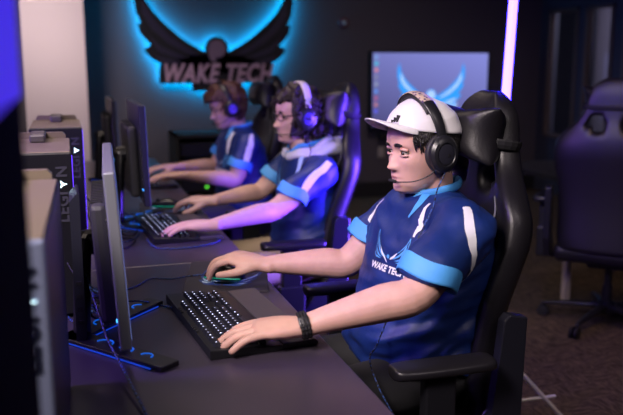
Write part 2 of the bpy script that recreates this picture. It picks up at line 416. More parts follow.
# black equipment cabinet behind the far player
o = empty('equipment_cabinet', 'low black equipment cabinet with green indicator lights against the back wall', 'cabinet', (1.25, 7.1, 0))
bm = NB()
for q in ((-.36, -.33, -.25, .25, 0, .76), (.33, .36, -.25, .25, 0, .76), (-.36, .36, -.25, .25, .73, .76), (-.36, .36, -.25, .25, 0, .04), (-.36, .36, .22, .25, 0, .76)): box(bm, *q, .003)
obj('body', bm, BLKM, o)
for i in range(4):
    bm = NB(); box(bm, -.32, .32, -.22, .2, .08 + i * .16, .20 + i * .16, .004); obj('rack_unit', bm, BLK, o)
GRN = mat('green_indicator', (0, .1, 0), emit=(.12, .8, .05), es=2.2)
for x, z in ((.10, .30), (.28, .46), (-.1, .28), (.22, .33)):
    bm = NB(); box(bm, x, x + .022, -.226, -.219, z, z + .016); obj('indicator', bm, GRN, o)

# ------------------------------------------------------------------ desks
DT = mat('charcoal_laminate', (0.046, 0.036, 0.056), 0.34, bump=0.03, bscale=500, var=0.12, vscale=3)
def desk(label, x0, x1, y0, y1, grp=None):
    o = empty('desk', label, 'desk', ((x0 + x1) / 2, (y0 + y1) / 2, 0), 0, grp)
    hx, hy = (x1 - x0) / 2, (y1 - y0) / 2 - .001
    bm = NB(); box(bm, -hx, hx, -hy, hy, .722, .75, .003); obj('desktop', bm, DT, o)
    for sy in (-1, 1):
        for sx in (-1, 1):
            bm = NB(); x, y = sx * (hx - .06), sy * (hy - .06); box(bm, x - .025, x + .025, y - .025, y + .025, 0, .722, .004); obj('leg', bm, BLKM, o)
    bm = NB(); box(bm, -hx + .06, hx - .06, -hy + .05, -hy + .09, .66, .722); box(bm, -hx + .06, hx - .06, hy - .09, hy - .05, .66, .722); obj('frame_rail', bm, BLKM, o)
    return o
desk('charcoal desk under the nearest player\'s keyboard and mouse pad', -.20, .54, .9, 2.43)
desk('charcoal desk under the middle player\'s keyboard', -.20, .54, 2.43, 3.86)
desk('charcoal desk under the farthest player\'s keyboard', -.20, .54, 3.86, 5.29)
desk('charcoal desk on the far left, behind the nearest tower', -.95, -.21, .9, 2.43)
desk('charcoal desk on the far left, under the tower beyond it', -.95, -.21, 2.43, 3.86)

# ------------------------------------------------------------------ towers
TOP = mat('tan_lit_top', (0.22, 0.175, 0.13), 0.42, 0.2)  # tan is warm ceiling light on the lids, put into the colour
def tower(label, loc, rz=0, D=.40, silver=False):
    """front faces -y, origin at front right bottom corner on the desk"""
    o = empty('computer_tower', label, 'computer', loc, rz, 'gaming towers along the desks')
    W, H_ = .17, .413
    bm = NB(); box(bm, -W, 0, .012, D, .012, H_, .004); obj('casing', bm, BLK, o)
    bm = NB(); box(bm, -W, 0, 0, .014, .01, H_ + .004, .004)
    fr = obj('front_panel', bm, mat('silver_front', (.26, .30, .46), .42, .4) if silver else BLK, o)
    # top tray with a raised rear rim and a carrying handle
    bm = NB(); box(bm, -W + .002, -.002, .01, D - .03, H_, H_ + .006, .002)
    prism(bm, [(-W + .012, 0), (-.012, 0), (-.012, .014), (-.020, .022), (-W + .020, .022), (-W + .012, .014)], -D, -D + .02, Matrix(((1, 0, 0, 0), (0, 0, -1, 0), (0, 1, 0, H_), (0, 0, 0, 1))))
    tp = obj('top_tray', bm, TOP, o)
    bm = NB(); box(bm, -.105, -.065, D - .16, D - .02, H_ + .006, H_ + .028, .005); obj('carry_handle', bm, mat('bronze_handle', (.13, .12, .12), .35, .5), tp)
    if not silver: bm = NB(); box(bm, -.0015, .0015, .016, .020, .02, H_ - .005); obj('edge_reflection', bm, VIOLET_REFL, o)  # reflection of the light tube on the panel edge, built as a glowing strip
    for sx in (-.15, -.03):
        for sy in (.04, D - .05):
            bm = NB(); box(bm, sx - .01, sx + .01, sy, sy + .03, 0, .013); obj('foot', bm, BLKM, o)
    # star shaped lamp where the O of the word would be
    X = -.024; Z = .34
    bm = NB()
    st = []
    for i in range(6):
        a = 2 * pi * i / 6; r = .0105 if i % 2 == 0 else .0032
        st.append((X + r * cos(a), Z + r * sin(a)))
    prism(bm, st, .0, .002, Matrix(((1, 0, 0, 0), (0, 0, -1, 0), (0, 1, 0, 0), (0, 0, 0, 1)))); obj('star_lamp', bm, TEALLED, fr)
    Mx = Matrix(((0, -1, 0, X), (0, 0, -1, -.001), (1, 0, 0, 0), (0, 0, 0, 1)))
    LT = mat('dark_letters', (.01, .012, .03), .4) if silver else mat('grey_letters', (.05, .05, .065), .4)
    bm = NB(); add_mesh(bm, text_mesh('N', .036, bold=.001, extrude=.0006), Matrix.Translation((0, 0, Z + .031)) @ Mx); obj('lettering', bm, LT, fr); bm = NB()
    add_mesh(bm, text_mesh('LEGI', .036, bold=.001, extrude=.0006, align='RIGHT', spacing=1.1), Matrix.Translation((0, 0, Z - .018)) @ Mx)
    obj('lettering', bm, LT, fr)
    return o
tower('nearest computer tower, silver-edged front with dark letters, at the left end', (-.035, .985, .75), R(-1.4), D=.55, silver=True)
tower('computer tower with lid coloured as warm-lit and painted violet edge reflection just beyond the nearest one', (.004, 1.97, .75))
tower('computer tower third along, between the middle and far monitors', (.045, 2.74, .75))
tower('computer tower on the opposite desks, half hidden at the far left', (-.195, 2.90, .75))

# slim upright box behind the nearest tower
o = empty('network_switch', 'slim upright dark box wedged between the two nearest towers', 'network box', (.004, 1.76, .75))
bm = NB(); prism(bm, [(-.011, 0), (.011, 0), (.011, .345), (.007, .350), (-.011, .330)], -.14, 0, Matrix(((1, 0, 0, 0), (0, 0, -1, 0), (0, 1, 0, 0), (0, 0, 0, 1)))); obj('casing', bm, mat('slate_casing', (.022, .023, .038), .4, .2), o)
for i in range(4): bm = NB(); box(bm, -.006, .006, -.002, 0, .05 + i * .03, .06 + i * .03); obj('port', bm, BLKM, o)

# ------------------------------------------------------------------ monitors (screen faces +x, origin on desk under the column)
SCR = mat('dim_screen', (.01, .01, .015), .2, emit=(.12, .16, .42), es=.9)
def monitor(label, loc, rz, ztop, tilt=3, h=.37, w=.60, case=None, group=None):
    o = empty('computer_monitor', label, 'monitor', loc, rz, group)
    T = Matrix.Translation((0, 0, ztop - h / 2)) @ Matrix.Rotation(R(-tilt), 4, 'Y')
    bm = NB(); box(bm, -.014, .010, -w / 2, w / 2, -h / 2, h / 2, .004, T); fr = obj('housing', bm, case or mat('slate_casing', (.022, .023, .038), .4, .2), o)
    bm = NB(); box(bm, .010, .0112, -w / 2 + .008, w / 2 - .008, -h / 2 + .02, h / 2 - .008, 0, T); obj('screen', bm, SCR, fr)
    bm = NB(); box(bm, -.050, -.014, -w * .28, w * .34, -.17, .10, .012, T); hm = obj('rear_hump', bm, mat('ribbed_dark_plastic', (.03, .03, .035), .5), o)
    bm = NB()
    for i in range(14): box(bm, -.047, -.02, -.14 + i * .024, -.13 + i * .024, .0985, .1025, 0, T)
    obj('vent', bm, BLKM, hm)
    bm = NB()
    for i, (z, q) in enumerate(((-.075, .012), (-.1, .012))): box(bm, -.0155, -.013, -w / 2 + .005, -w / 2 + .016, z, z + q, .001, T)
    box(bm, -.0165, -.013, -w / 2 + .008, -w / 2 + .013, -.05, .09, .001, T)
    obj('side_port', bm, CHR, fr)
    bm = NB(); box(bm, -.016, -.013, -w / 2 + .008, -w / 2 + .014, -.125, -.119, 0, T); obj('power_light', bm, mat('blue_dot', (0, .1, .3), emit=(.05, .35, 1), es=4), fr)
    # column and v shaped base with cut slots
    bm = NB(); tube(bm, [(-.088, -.03, .012), (-.078, -.02, .2), (-.07, 0, ztop - h * .55)], [(.02, .028)] * 3, n=14, up=V((0, 1, 0)), k=3); obj('stand_column', bm, BLK, o)
    bm = NB(); tube(bm, [(-.07, 0, ztop - h * .55), (-.04, 0, ztop - h * .55)], .03, n=14); obj('stand_arm', bm, BLK, o)
    for s in (-1, 1):
        d = V((.20, s * .235, 0)).normalized(); Fm = frame((-.105, -.06, 0), d, (-d.y, d.x, 0))
        bm = NB(); L = .31
        prism(bm, [(-.03, -.03), (L - .004, -.026), (L, -.020), (L, .024), (L - .004, .028), (-.03, .03)], 0, .012, Fm, bev=.002)
        ft = obj('base_foot', bm, BLK, o)
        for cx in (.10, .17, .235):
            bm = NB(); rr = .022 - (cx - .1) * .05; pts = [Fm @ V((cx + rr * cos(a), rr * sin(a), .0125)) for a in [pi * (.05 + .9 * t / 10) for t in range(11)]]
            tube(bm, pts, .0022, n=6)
            obj('slot_glint', bm, mat('blue_slot_glint', (0, .05, .2), emit=(.005, .12, .7), es=.7), ft)  # blue reflection in the slot, built as a glowing arc
        bm = NB(); box(bm, 0, L - .03, -.0305, -.0285, .002, .005, 0, Fm); obj('foot_glint', bm, mat('blue_foot_glint', (0, .05, .2), emit=(.01, .06, .7), es=.6), ft)  # blue gleam along the foot, built as emission
    return o
monitor('nearest computer monitor seen edge-on, back coloured pale as if lit, beside the nearest keyboard', (.095, 1.86, .75), R(-2.5), .42, 3, case=LIT_CASE)
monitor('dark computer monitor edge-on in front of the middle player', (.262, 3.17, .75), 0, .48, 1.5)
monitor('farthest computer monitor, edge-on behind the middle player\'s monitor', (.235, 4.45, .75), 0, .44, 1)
# foreground display close to the lens, out of focus at the left edge
o = empty('computer_monitor', 'black monitor close to the lens at the left edge, violet reflection built as a glow on its side', 'monitor', (-.063, .56, .75), 0)
bm = NB(); box(bm, -.03, .03, -.22, .22, .10, .78, .006); fr = obj('housing', bm, mat('dull_black_housing', (.003, .003, .004), .95, spec=.05), o)
bm = NB(); box(bm, .030, .0312, -.20, .21, .58, .765, 0)
obj('screen', bm, mat('violet_sheen_patch', (.02, .02, .05), emit=(.045, .018, .62), es=1.1), fr)  # violet reflection on the dark side, built as a glowing patch
bm = NB(); box(bm, -.10, .05, -.12, .12, -0.02, .0, .004); box(bm, -.025, .015, -.03, .03, 0, .12); obj('stand', bm, BLKM, o)
o.location.z = .77; o.location.x = -.071
desk('charcoal desk end close to the lens at the bottom left corner', -.95, -.21, -.63, .9)

# ------------------------------------------------------------------ keyboards
KCAP = mat('keycap', (.022, .022, .034), .35); KLITS = [mat('key_legend_%d' % i, (.3, .3, .35), .4, emit=(.62, .66, 1.0), es=e) for i, e in enumerate((4.5, 2.0, .8))]
def key_mesh(wd, lv):
    bm = NB(); t = .0055; h = .0105; b = wd / 2
    a = [(-t - .0015, -b), (t + .0015, -b), (t + .0015, b), (-t - .0015, b)]; c = [(-t + .0005, -b + .002), (t - .0005, -b + .002), (t - .0005, b - .002), (-t + .0005, b - .002)]
    ring_loft(bm, [[V((x, y, 0)) for x, y in a], [V((x, y, h)) for x, y in c]])
    box(bm, -.0030, -.0008, -.0014, .0016, h, h + .0003, mi=1)
    me = bpy.data.meshes.new('key'); bm.to_mesh(me); bm.free(); me.materials.append(KCAP); me.materials.append(KLITS[lv]); return me
KM = {}
def keyboard(label, loc, rz):
    """user on +x side; long axis y; origin centre"""
    o = empty('keyboard', label, 'keyboard', loc, rz, 'backlit keyboards')
    bm = NB()
    Z = lambda x: .014 + (-.09 - x) * -.0 + max(0, (.07 - x)) * .07
    prism(bm, [(-.085, .0), (.082, .0), (.082, .012), (-.085, .022)], -.228, .228, Matrix(((1, 0, 0, 0), (0, 0, 1, 0), (0, 1, 0, 0), (0, 0, 0, 1))), bev=.002)
    obj('case', bm, BLK, o)
    bm = NB(); prism(bm, [(.084, 0), (.168, 0), (.170, .006), (.162, .014), (.084, .013)], -.222, .222, Matrix(((1, 0, 0, 0), (0, 0, 1, 0), (0, 1, 0, 0), (0, 0, 0, 1))), bev=.002)
    obj('palm_rest', bm, mat('soft_grey_rest', (.06, .05, .06), .5), o)
    bm = NB()
    for y in (-.10, -.085, -.07, .05, .065, .08): box(bm, -.084, -.078, y, y + .009, .022, .025, .001)
    obj('media_buttons', bm, BLKM, o)
    rows = []   # x row position, list of (y start, width) measured from the left end (-x facing user: left is -y .. )
    u = .0188
    def row(x, widths, y0):
        y = y0
        for wd in widths:
            if wd > 0: rows.append((x, y + wd * u / 2, wd * u - .002))
            y += abs(wd) * u
    Y0 = -.212
    # user faces -x, so his left is -y
    for x, wl in ((-.068, [1, -.6, 1, 1, 1, 1, -.3, 1, 1, 1, 1, -.3, 1, 1, 1, 1]),
                  (-.042, [1] * 13 + [1.6]), (-.0225, [1.5] + [1] * 12 + [1.1]), (-.003, [1.8] + [1] * 11 + [1.8]), (.0165, [2.3] + [1] * 10 + [2.3]), (.036, [1.3, 1.3, 1.3, 5.5, 1.3, 1.3, 2.6])):
        row(x, wl, Y0)
    for x in (-.068, -.042, -.0225): row(x, [1, 1, 1], Y0 + u * 14.9)
    row(.0165, [-1, 1], Y0 + u * 14.9); row(.036, [1, 1, 1], Y0 + u * 14.9)
    for x, wl in ((-.042, [1, 1, 1, 1]), (-.0225, [1, 1, 1, 1]), (-.003, [1, 1, 1, 1]), (.0165, [1, 1, 1]), (.036, [2, 1, 1])): row(x, wl, Y0 + u * 18.2)
    n = 0
    for x, y, wd in rows:
        kx = (round(wd, 4), random.choice((0, 1, 1, 2)))
        if kx not in KM: KM[kx] = key_mesh(wd, kx[1])
        k = bpy.data.objects.new('key', KM[kx]); COL.objects.link(k); k.parent = o
        k.location = (x + .005, y, .0125 + (.082 - x) * .06 * .0 + .0085 * (.07 - x) / .14); n += 1
    return o
kb = keyboard('backlit mechanical keyboard under the nearest player\'s left hand', (.330, 1.815, .7505), R(5))
dup(kb, (.335, 2.955, .7505), R(4), 'backlit keyboard under the middle player\'s left hand')
dup(kb, (.345, 4.20, .7505), R(3), 'backlit keyboard under the farthest player\'s hands')

# ------------------------------------------------------------------ mouse pads and mice
def pad(label, loc, rz, w_=.225, d_=.345, logo=True):
    o = empty('mouse_pad', label, 'mouse pad', loc, rz, 'dark mouse pads')
    bm = NB(); box(bm, -w_ / 2, w_ / 2, -d_ / 2, d_ / 2, 0, .004, .0012); obj('mat', bm, mat('mouse_pad_cloth', (.022, .018, .028), .6), o)
    if logo:
        bm = NB(); Mz = Matrix.Translation((0, -.045, .0041)) @ Matrix.Rotation(R(-12), 4, 'Z') @ Matrix.Diagonal((.085, .15, 1, 1))
        for p in (WING, mir(WING)): prism(bm, p, 0, .0003, Mz)
        obj('wing_print', bm, mat('print_blue', (.02, .055, .24), .6), o)
        bm = NB()
        for f in FEATHERS + [[(-.3, -.2), (.3, -.2), (.3, -.34), (-.3, -.34)]]:
            for p in (f, mir(f)): prism(bm, p, .0003, .0006, Mz)
        obj('feather_print', bm, mat('print_pale', (.45, .62, .85), .6), o)
    return o
pad('dark mouse pad with a blue wing print, under the nearest mouse', (.432, 2.235, .7505), R(-13), .24, .345)
pad('dark mouse pad with a teal glow under the middle player\'s mouse', (.40, 3.42, .7505), R(-5), .24, .3)
def mouse(label, loc, rz):
    o = empty('computer_mouse', label, 'mouse', loc, rz, 'black mice')
    bm = NB()
    st = [(-.062, .012, .008), (-.055, .024, .017), (-.03, .030, .028), (0, .031, .036), (.03, .031, .033), (.05, .027, .022), (.062, .014, .010)]
    rings = []
    for x, hw, h in st:
        rings.append([V((x, hw * cos(a) * (1 if abs(cos(a)) < .9 else .96), .004 + max(0, h * sin(a)) if sin(a) > 0 else .003)) for a in [2 * pi * j / 20 for j in range(20)]])
    ring_loft(bm, rings); obj('shell', bm, BLK, o, smooth=True, mods=(('SUBSURF', dict(levels=1, render_levels=1)),))
    bm = NB(); tube(bm, [(-.035, -.004, .030), (-.035, .004, .030)], .009, n=14); obj('scroll_wheel', bm, BLKM, o, smooth=True)
    bm = NB()
    tube(bm, [(-.055, -.022, .006), (-.03, -.0295, .007), (0, -.031, .007), (.03, -.031, .007), (.053, -.025, .006)], .0018, n=6, k=3)
    tube(bm, [(-.055, .022, .006), (-.03, .0295, .007), (0, .031, .007), (.03, .031, .007), (.053, .025, .006)], .0018, n=6, k=3)
    obj('glow_strip', bm, mat('green_glow', (0, .3, .2), emit=(.01, .6, .36), es=.28), o)
    return o
mouse('black mouse with green underglow under the nearest player\'s right hand', (.418, 2.205, .7545), R(-28))
mouse('black mouse under the middle player\'s right hand', (.395, 3.43, .7545), R(-15))

# ------------------------------------------------------------------ gaming chairs (local: sitter faces +x, origin on the floor)
def chair_back():
    bm = NB()
    prof = [(0, .235), (.08, .25), (.2, .25), (.32, .255), (.42, .272), (.50, .28), (.56, .272), (.61, .235), (.65, .185), (.685, .155), (.72, .140), (.76, .130), (.80, .120), (.835, .105), (.86, .082), (.873, .045)]
    hs = [p[0] for p in prof]
    def hw(h):
        for (a, x), (b, y) in zip(prof, prof[1:]):
            if a <= h <= b: return x + (y - x) * (h - a) / (b - a)
        return prof[-1][1]
    NU, NV = 18, 34
    F, B = [], []
    for i in range(NV + 1):
        h = .873 * i / NV; ww = hw(h); rf, rb = [], []
        head = min(1, max(0, (h - .6) / .08))
        for j in range(NU + 1):
            u = 2 * j / NU - 1; y = ww * u
            wing = abs(u) ** 3
            rnd = (1 - abs(u) ** 6)
            xf = .035 + (.065 * (1 - head) + .02 * head) * wing * (.4 if h < .1 else 1) - .03 * abs(u) ** 10
            xb = -.035 + .012 * head - .01 * (1 - abs(u) ** 4) + .04 * wing * (1 - head) 
            top = max(0, (h - .80) / .073)
            xf -= .03 * top ** 2; xb += .02 * top ** 2
            x0 = .02 * sin(pi * min(h / .5, 1)) + .03 * max(0, h - .55) / .3
            rf.append((xf + x0, y, h)); rb.append((xb + x0, y, h))
        F.append(rf); B.append(rb)
    def hole(i, j):
        h = .873 * (i + .5) / NV; y = hw(h) * (2 * (j + .5) / NU - 1)
        return ((abs(y) - .078) / .036) ** 2 + ((h - .650 - (abs(y) - .078) * .4) / .042) ** 2 < 1
    vf = [[bm.verts.new(p) for p in r] for r in F]; vb = [[bm.verts.new(p) for p in r] for r in B]
    H_ = [[hole(i, j) for j in range(NU)] for i in range(NV)]
    for i in range(NV):
        for j in range(NU):
            if H_[i][j]: continue
            bm.faces.new((vf[i][j], vf[i][j + 1], vf[i + 1][j + 1], vf[i + 1][j]))
            bm.faces.new((vb[i][j], vb[i + 1][j], vb[i + 1][j + 1], vb[i][j + 1]))
            for di, dj, e in ((-1, 0, ((i, j), (i, j + 1))), (1, 0, ((i + 1, j + 1), (i + 1, j))), (0, -1, ((i + 1, j), (i, j))), (0, 1, ((i, j + 1), (i + 1, j + 1)))):
                a, b = i + di, j + dj
                if not (0 <= a < NV and 0 <= b < NU) or H_[a][b]:
                    (p, q), (r, s) = e
                    bm.faces.new((vf[p][q], vb[p][q], vb[r][s], vf[r][s]))
    return bm
def pillow(bm, sx, sy, sz, M):
    n = 12; rows = []
    for side in (1, -1):
        g = []
        for i in range(n + 1):
            r = []
            for j in range(n + 1):
                u, v = 2 * i / n - 1, 2 * j / n - 1
                e = (1 - u ** 4) * (1 - v ** 4)
                py = sy * u * (1 - .12 * (1 - v * v)) ; pz = sz * v * (1 - .22 * (1 - abs(u)) * 1)
                r.append(bm.verts.new(M @ V((side * sx * e ** .55, py, pz))) if (side == 1 or (0 < i < n and 0 < j < n)) else rows[0][i][j])
            g.append(r)
        rows.append(g)
    for s, g in enumerate(rows):
        for i in range(n):
            for j in range(n):
                q = (g[i][j], g[i + 1][j], g[i + 1][j + 1], g[i][j + 1]); bm.faces.new(q if s == 0 else q[::-1])
SUB = (('SUBSURF', dict(levels=1, render_levels=1)),)
def gaming_chair(label, loc, rz, recline=9):
    o = empty('gaming_chair', label, 'chair', loc, rz, 'black gaming chairs')
    BM = Matrix.Translation((-.245, 0, .44)) @ Matrix.Rotation(R(-recline), 4, 'Y')
    bm = chair_back(); bmesh.ops.transform(bm, matrix=BM, verts=bm.verts)
    bk = obj('backrest', bm, LEA, o, smooth=True, mods=SUB)
    # stitched piping along the bolster
    for s in (-1, 1):
        bm = NB(); tube(bm, [BM @ V((x, s * y, h)) for x, y, h in ((.035, .16, .05), (.065, .15, .2), (.07, .16, .35), (.065, .175, .5), (.055, .165, .56), (.055, .150, .60))], .0028, n=6, k=4)
        obj('stitching', bm, mat('grey_thread', (.10, .10, .13), .6), bk)
    bm = NB(); pillow(bm, .070, .178, .080, BM @ Matrix.Translation((.095, 0, .750))); pl = obj('head_pillow', bm, LEA, o, smooth=True, mods=SUB)
    bm = NB()
    pts = [BM @ V(p) for p in ((.09, -.11, .735), (.07, -.142, .735), (.02, -.148, .735), (-.012, -.11, .735), (-.018, 0, .735), (-.012, .11, .735), (.02, .148, .735), (.07, .142, .735), (.09, .11, .735))]
    tube(bm, pts, [(.004, .014)] * 9, n=8, up=V((0, 0, 1)), k=3); obj('pillow_strap', bm, BLKM, pl)
    # seat
    bm = NB(); NU, NV = 14, 12; T_, B_ = [], []
    for i in range(NV + 1):
        x = -.25 + .52 * i / NV; a, b = [], []
        for j in range(NU + 1):
            u = 2 * j / NU - 1; hwid = .265 - .02 * (i / NV)
            z = .465 + .045 * abs(u) ** 4 - .05 * abs(u) ** 14 - (.03 * ((i / NV)) ** 6)
            a.append(bm.verts.new((x, hwid * u, z))); b.append(bm.verts.new((x, hwid * u * .96, .375)))
        T_.append(a); B_.append(b)
    for i in range(NV):
        for j in range(NU):
            bm.faces.new((T_[i][j], T_[i + 1][j], T_[i + 1][j + 1], T_[i][j + 1])); bm.faces.new((B_[i][j], B_[i][j + 1], B_[i + 1][j + 1], B_[i + 1][j]))
    for i in range(NV):
        bm.faces.new((T_[i][0], B_[i][0], B_[i + 1][0], T_[i + 1][0])); bm.faces.new((T_[i + 1][NU], B_[i + 1][NU], B_[i][NU], T_[i][NU]))
    for j in range(NU):
        bm.faces.new((T_[0][j + 1], B_[0][j + 1], B_[0][j], T_[0][j])); bm.faces.new((T_[NV][j], B_[NV][j], B_[NV][j + 1], T_[NV][j + 1]))
    obj('seat', bm, LEA, o, smooth=True, mods=SUB)
    for s in (-1, 1):
        ar = None
        bm = NB()
        pr = [(-.13, .030), (-.125, .042), (-.06, .047), (.05, .048), (.11, .044), (.125, .034), (.13, .02)]
        rings = []
        for x, hw_ in pr:
            rings.append([V((x - .05, s * .345 + hw_ * cos(a) * (abs(cos(a)) ** -.35 if abs(cos(a)) > .01 else 1) * .92, .682 + .015 * (1 if sin(a) > 0 else -1) * abs(sin(a)) ** .6)) for a in [2 * pi * (j + .5) / 16 for j in range(16)]])
        ring_loft(bm, rings); ar = obj('armrest', bm, mat('armrest_pad', (.010, .009, .012), .36), o, smooth=True, mods=SUB)
        bm = NB(); box(bm, -.08, .00, s * .345 - .018, s * .345 + .018, .44, .67, .006); box(bm, -.095, .015, s * .345 - .024, s * .345 + .024, .36, .52, .008); box(bm, -.05, .03, min(s * .10, s * .355), max(s * .10, s * .355), .35, .375, .004)
        obj('armrest_post', bm, BLK, ar)
        bm = NB(); prism(bm, [(-.17, .40), (-.10, .38), (-.15, .46), (-.215, .52), (-.235, .76), (-.25, .775), (-.30, .765), (-.295, .50), (-.25, .40)], s * .272 if s > 0 else -.305, .305 if s > 0 else -.272, Matrix(((1, 0, 0, 0), (0, 0, 1, 0), (0, 1, 0, 0), (0, 0, 0, 1))), bev=.004)
        obj('hinge_cover', bm, mat('hinge_plastic', (.010, .010, .016), .3), o)
    bm = NB(); box(bm, -.14, .14, -.10, .10, .335, .375, .006); obj('tilt_mechanism', bm, BLK, o)
    bm = NB(); tube(bm, [(0, -.08, .345), (0, -.22, .35), (.0, -.26, .345)], .006, n=8); obj('tilt_lever', bm, BLK, o)
    bm = NB(); lathe(bm, [(.028, .10), (.028, .22), (.02, .225), (.02, .34)]); obj('gas_column', bm, BLK, o, angle=40)
    bm = NB(); lathe(bm, [(.045, .07), (.05, .08), (.05, .12), (.035, .135), (0, .135)]); hb = obj('base_hub', bm, BLK, o, angle=40)
    for i in range(5):
        a = 2 * pi * i / 5 + .3; d = V((cos(a), sin(a), 0))
        bm = NB(); tube(bm, [d * .03 + V((0, 0, .105)), d * .18 + V((0, 0, .095)), d * .33 + V((0, 0, .075))], [(.026, .018), (.02, .014), (.015, .01)], n=10); lg = obj('base_leg', bm, BLK, o, smooth=True)
        bm = NB(); c = d * .33; sd = V((-d.y, d.x, 0))
        for q in (-.014, .014):
            Mq = frame(c + sd * (q - .007) + V((0, 0, .03)), d, V((0, 0, 1))); lathe(bm, [(.02, -.002), (.03, 0), (.03, .012), (.02, .014)], Mq, n=18)
        tube(bm, [c + V((0, 0, .05)), c + V((0, 0, .075))], .009, n=8)
        obj('caster', bm, BLKM, lg, angle=40)
    return o
gaming_chair('black gaming chair holding the nearest player in the white cap', (.755, 1.90, 0), R(180))
gaming_chair('black gaming chair holding the middle player, back lit violet', (.765, 3.20, 0), R(180), 12)
gaming_chair('black gaming chair behind the farthest player by the back wall', (.86, 4.62, 0), R(180))
gaming_chair('empty black gaming chair at the right edge, back to the lens', (2.70, 3.36, 0), R(47), 6)

# ------------------------------------------------------------------ light tubes on a tripod
o = empty('light_stand', 'white tripod stand holding the tall violet light tube behind the nearest chair', 'light stand', (1.47, 2.46, 0))
SILV = mat('white_painted_metal', (.85, .85, .9), .35)
bm = NB(); tube(bm, [(0, 0, .08), (0, 0, .90)], .011, n=12); obj('pole', bm, SILV, o, smooth=True)
for a in (-8, 112, 232):
    d = V((cos(R(a)), sin(R(a)), 0)); bm = NB(); tube(bm, [V((0, 0, .36)), d * .32 + V((0, 0, .01))], .0085, n=10); lg = obj('leg', bm, SILV, o, smooth=True)
    bm = NB(); tube(bm, [V((0, 0, .10)), d * .27 + V((0, 0, .115))], .006, n=8); obj('brace', bm, SILV, lg)
    bm = NB(); tube(bm, [d * .31 + V((0, 0, .014)), d * .33 + V((0, 0, .012))], .013, n=10); obj('rubber_foot', bm, BLKM, lg)
bm = NB(); lathe(bm, [(.018, .40), (.022, .41), (.022, .44), (.018, .45)]); obj('collar', bm, BLK, o)
TU = mat('violet_tube', (.3, .3, .8), .4, emit=(.018, .010, 1.0), es=62)
TC = mat('tube_core', (.8, .8, 1), .4, emit=(.42, .38, 1.0), es=24)
o = empty('light_tube', 'tall glowing violet light tube upright behind the nearest gaming chair', 'light tube', (1.475, 2.46, .91))
bm = NB(); tube(bm, [(.0, 0, .0), (.045, .0, 1.18)], .016, n=16); obj('tube', bm, TU, o, smooth=True)
bm = NB(); tube(bm, [(.0, 0, -.03), (.0005, 0, .0)], .02, n=16); tube(bm, [(.045, 0, 1.18), (.0455, 0, 1.21)], .02, n=16); obj('end_cap', bm, BLK, o)

# table behind the empty chair
o = empty('side_table', 'dark table on pale legs behind the empty chair at right', 'table', (3.15, 4.05, 0))
bm = NB(); box(bm, -.45, .6, -.3, .5, .70, .73, .003); obj('tabletop', bm, BLKM, o)
PALE = mat('pale_table_leg', (.38, .32, .28), .5)
for x, y in ((-.40, -.26), (.55, -.26), (-.40, .45), (.55, .45)):
    bm = NB(); box(bm, x - .02, x + .02, y - .02, y + .02, 0, .70, .003); obj('leg', bm, PALE, o)
# ------------------------------------------------------------------ people
def interp(tab, z):
    if z <= tab[0][0]: return tab[0][1]
    for (a, x), (b, y) in zip(tab, tab[1:]):
        if z <= b:
            t = (z - a) / (b - a); return x + (y - x) * t
    return tab[-1][1]
HF = [(-.120, .030), (-.114, .066), (-.104, .080), (-.09, .083), (-.07, .085), (-.045, .086), (-.02, .086), (0, .083), (.015, .088), (.035, .091), (.06, .086), (.085, .070), (.105, .045), (.118, .012), (.121, .0)]
HB = [(-.120, -.01), (-.105, -.035), (-.085, -.06), (-.06, -.075), (-.03, -.092), (0, -.101), (.04, -.104), (.075, -.088), (.10, -.058), (.118, -.015), (.121, -.001)]
HW = [(-.120, .020), (-.112, .034), (-.10, .044), (-.085, .052), (-.06, .061), (-.03, .069), (0, .0735), (.04, .077), (.07, .068), (.095, .049), (.112, .026), (.121, .001)]
def headP(phi, z, off=0.0):
    """phi 0 = face, pi/2 = left ear side"""
    xf, xb, w_ = interp(HF, z), interp(HB, z), interp(HW, z)
    cx = (xf * .35 + xb * .65) if False else (xf + xb) / 2
    a = (xf - xb) / 2 + off; w_ = w_ + off
    c, s = cos(phi), sin(phi); e = .86
    return V((cx + a * math.copysign(abs(c) ** e, c), w_ * math.copysign(abs(s) ** e, s), z))
def g(v, m, s): return math.exp(-((v - m) / s) ** 2)
def face_disp(y, z, nose=1.0, smile=0.0):
    d = 0
    # nose: ridge growing to the tip, then under-cut
    if z > -.052:
        t = min(1, max(0, (.008 - z) / .048)); h = .003 + .024 * t ** 1.25
        h *= 1 if z > -.040 else max(0, 1 - ((-.040 - z) / .010) ** 2)
        d += nose * h * g(y, 0, .0065 + .005 * t)
    d += .011 * nose * (g(y, .0135, .0065) + g(y, -.0135, .0065)) * g(z, -.041, .0075)
    for s in (-1, 1):
        d -= .012 * g(y, s * .031, .015) * g(z, -.001, .011)
        d += .005 * g(y, s * .030, .020) * g(z, .018, .008)
        d += .004 * g(y, s * .045, .016) * g(z, -.028, .014)
        d -= .004 * g(y, s * .048, .012) * g(z, -.062, .018)
        d += smile * .005 * g(y, s * .036, .012) * g(z, -.040, .012)
    zc = .004 * smile * (y / .025) ** 2
    d += .0060 * g(z - zc, -.0655, .0045) * g(y, 0, .019)
    d -= .0050 * g(z - zc, -.0715, .0022) * g(y, 0, .022 + .006 * smile)
    d += .0065 * g(z - zc, -.0775, .0048) * g(y, 0, .017)
    d -= .004 * g(z, -.0875, .005) * g(y, 0, .018)
    d += .006 * g(z, -.102, .010) * g(y, 0, .020)
    return d
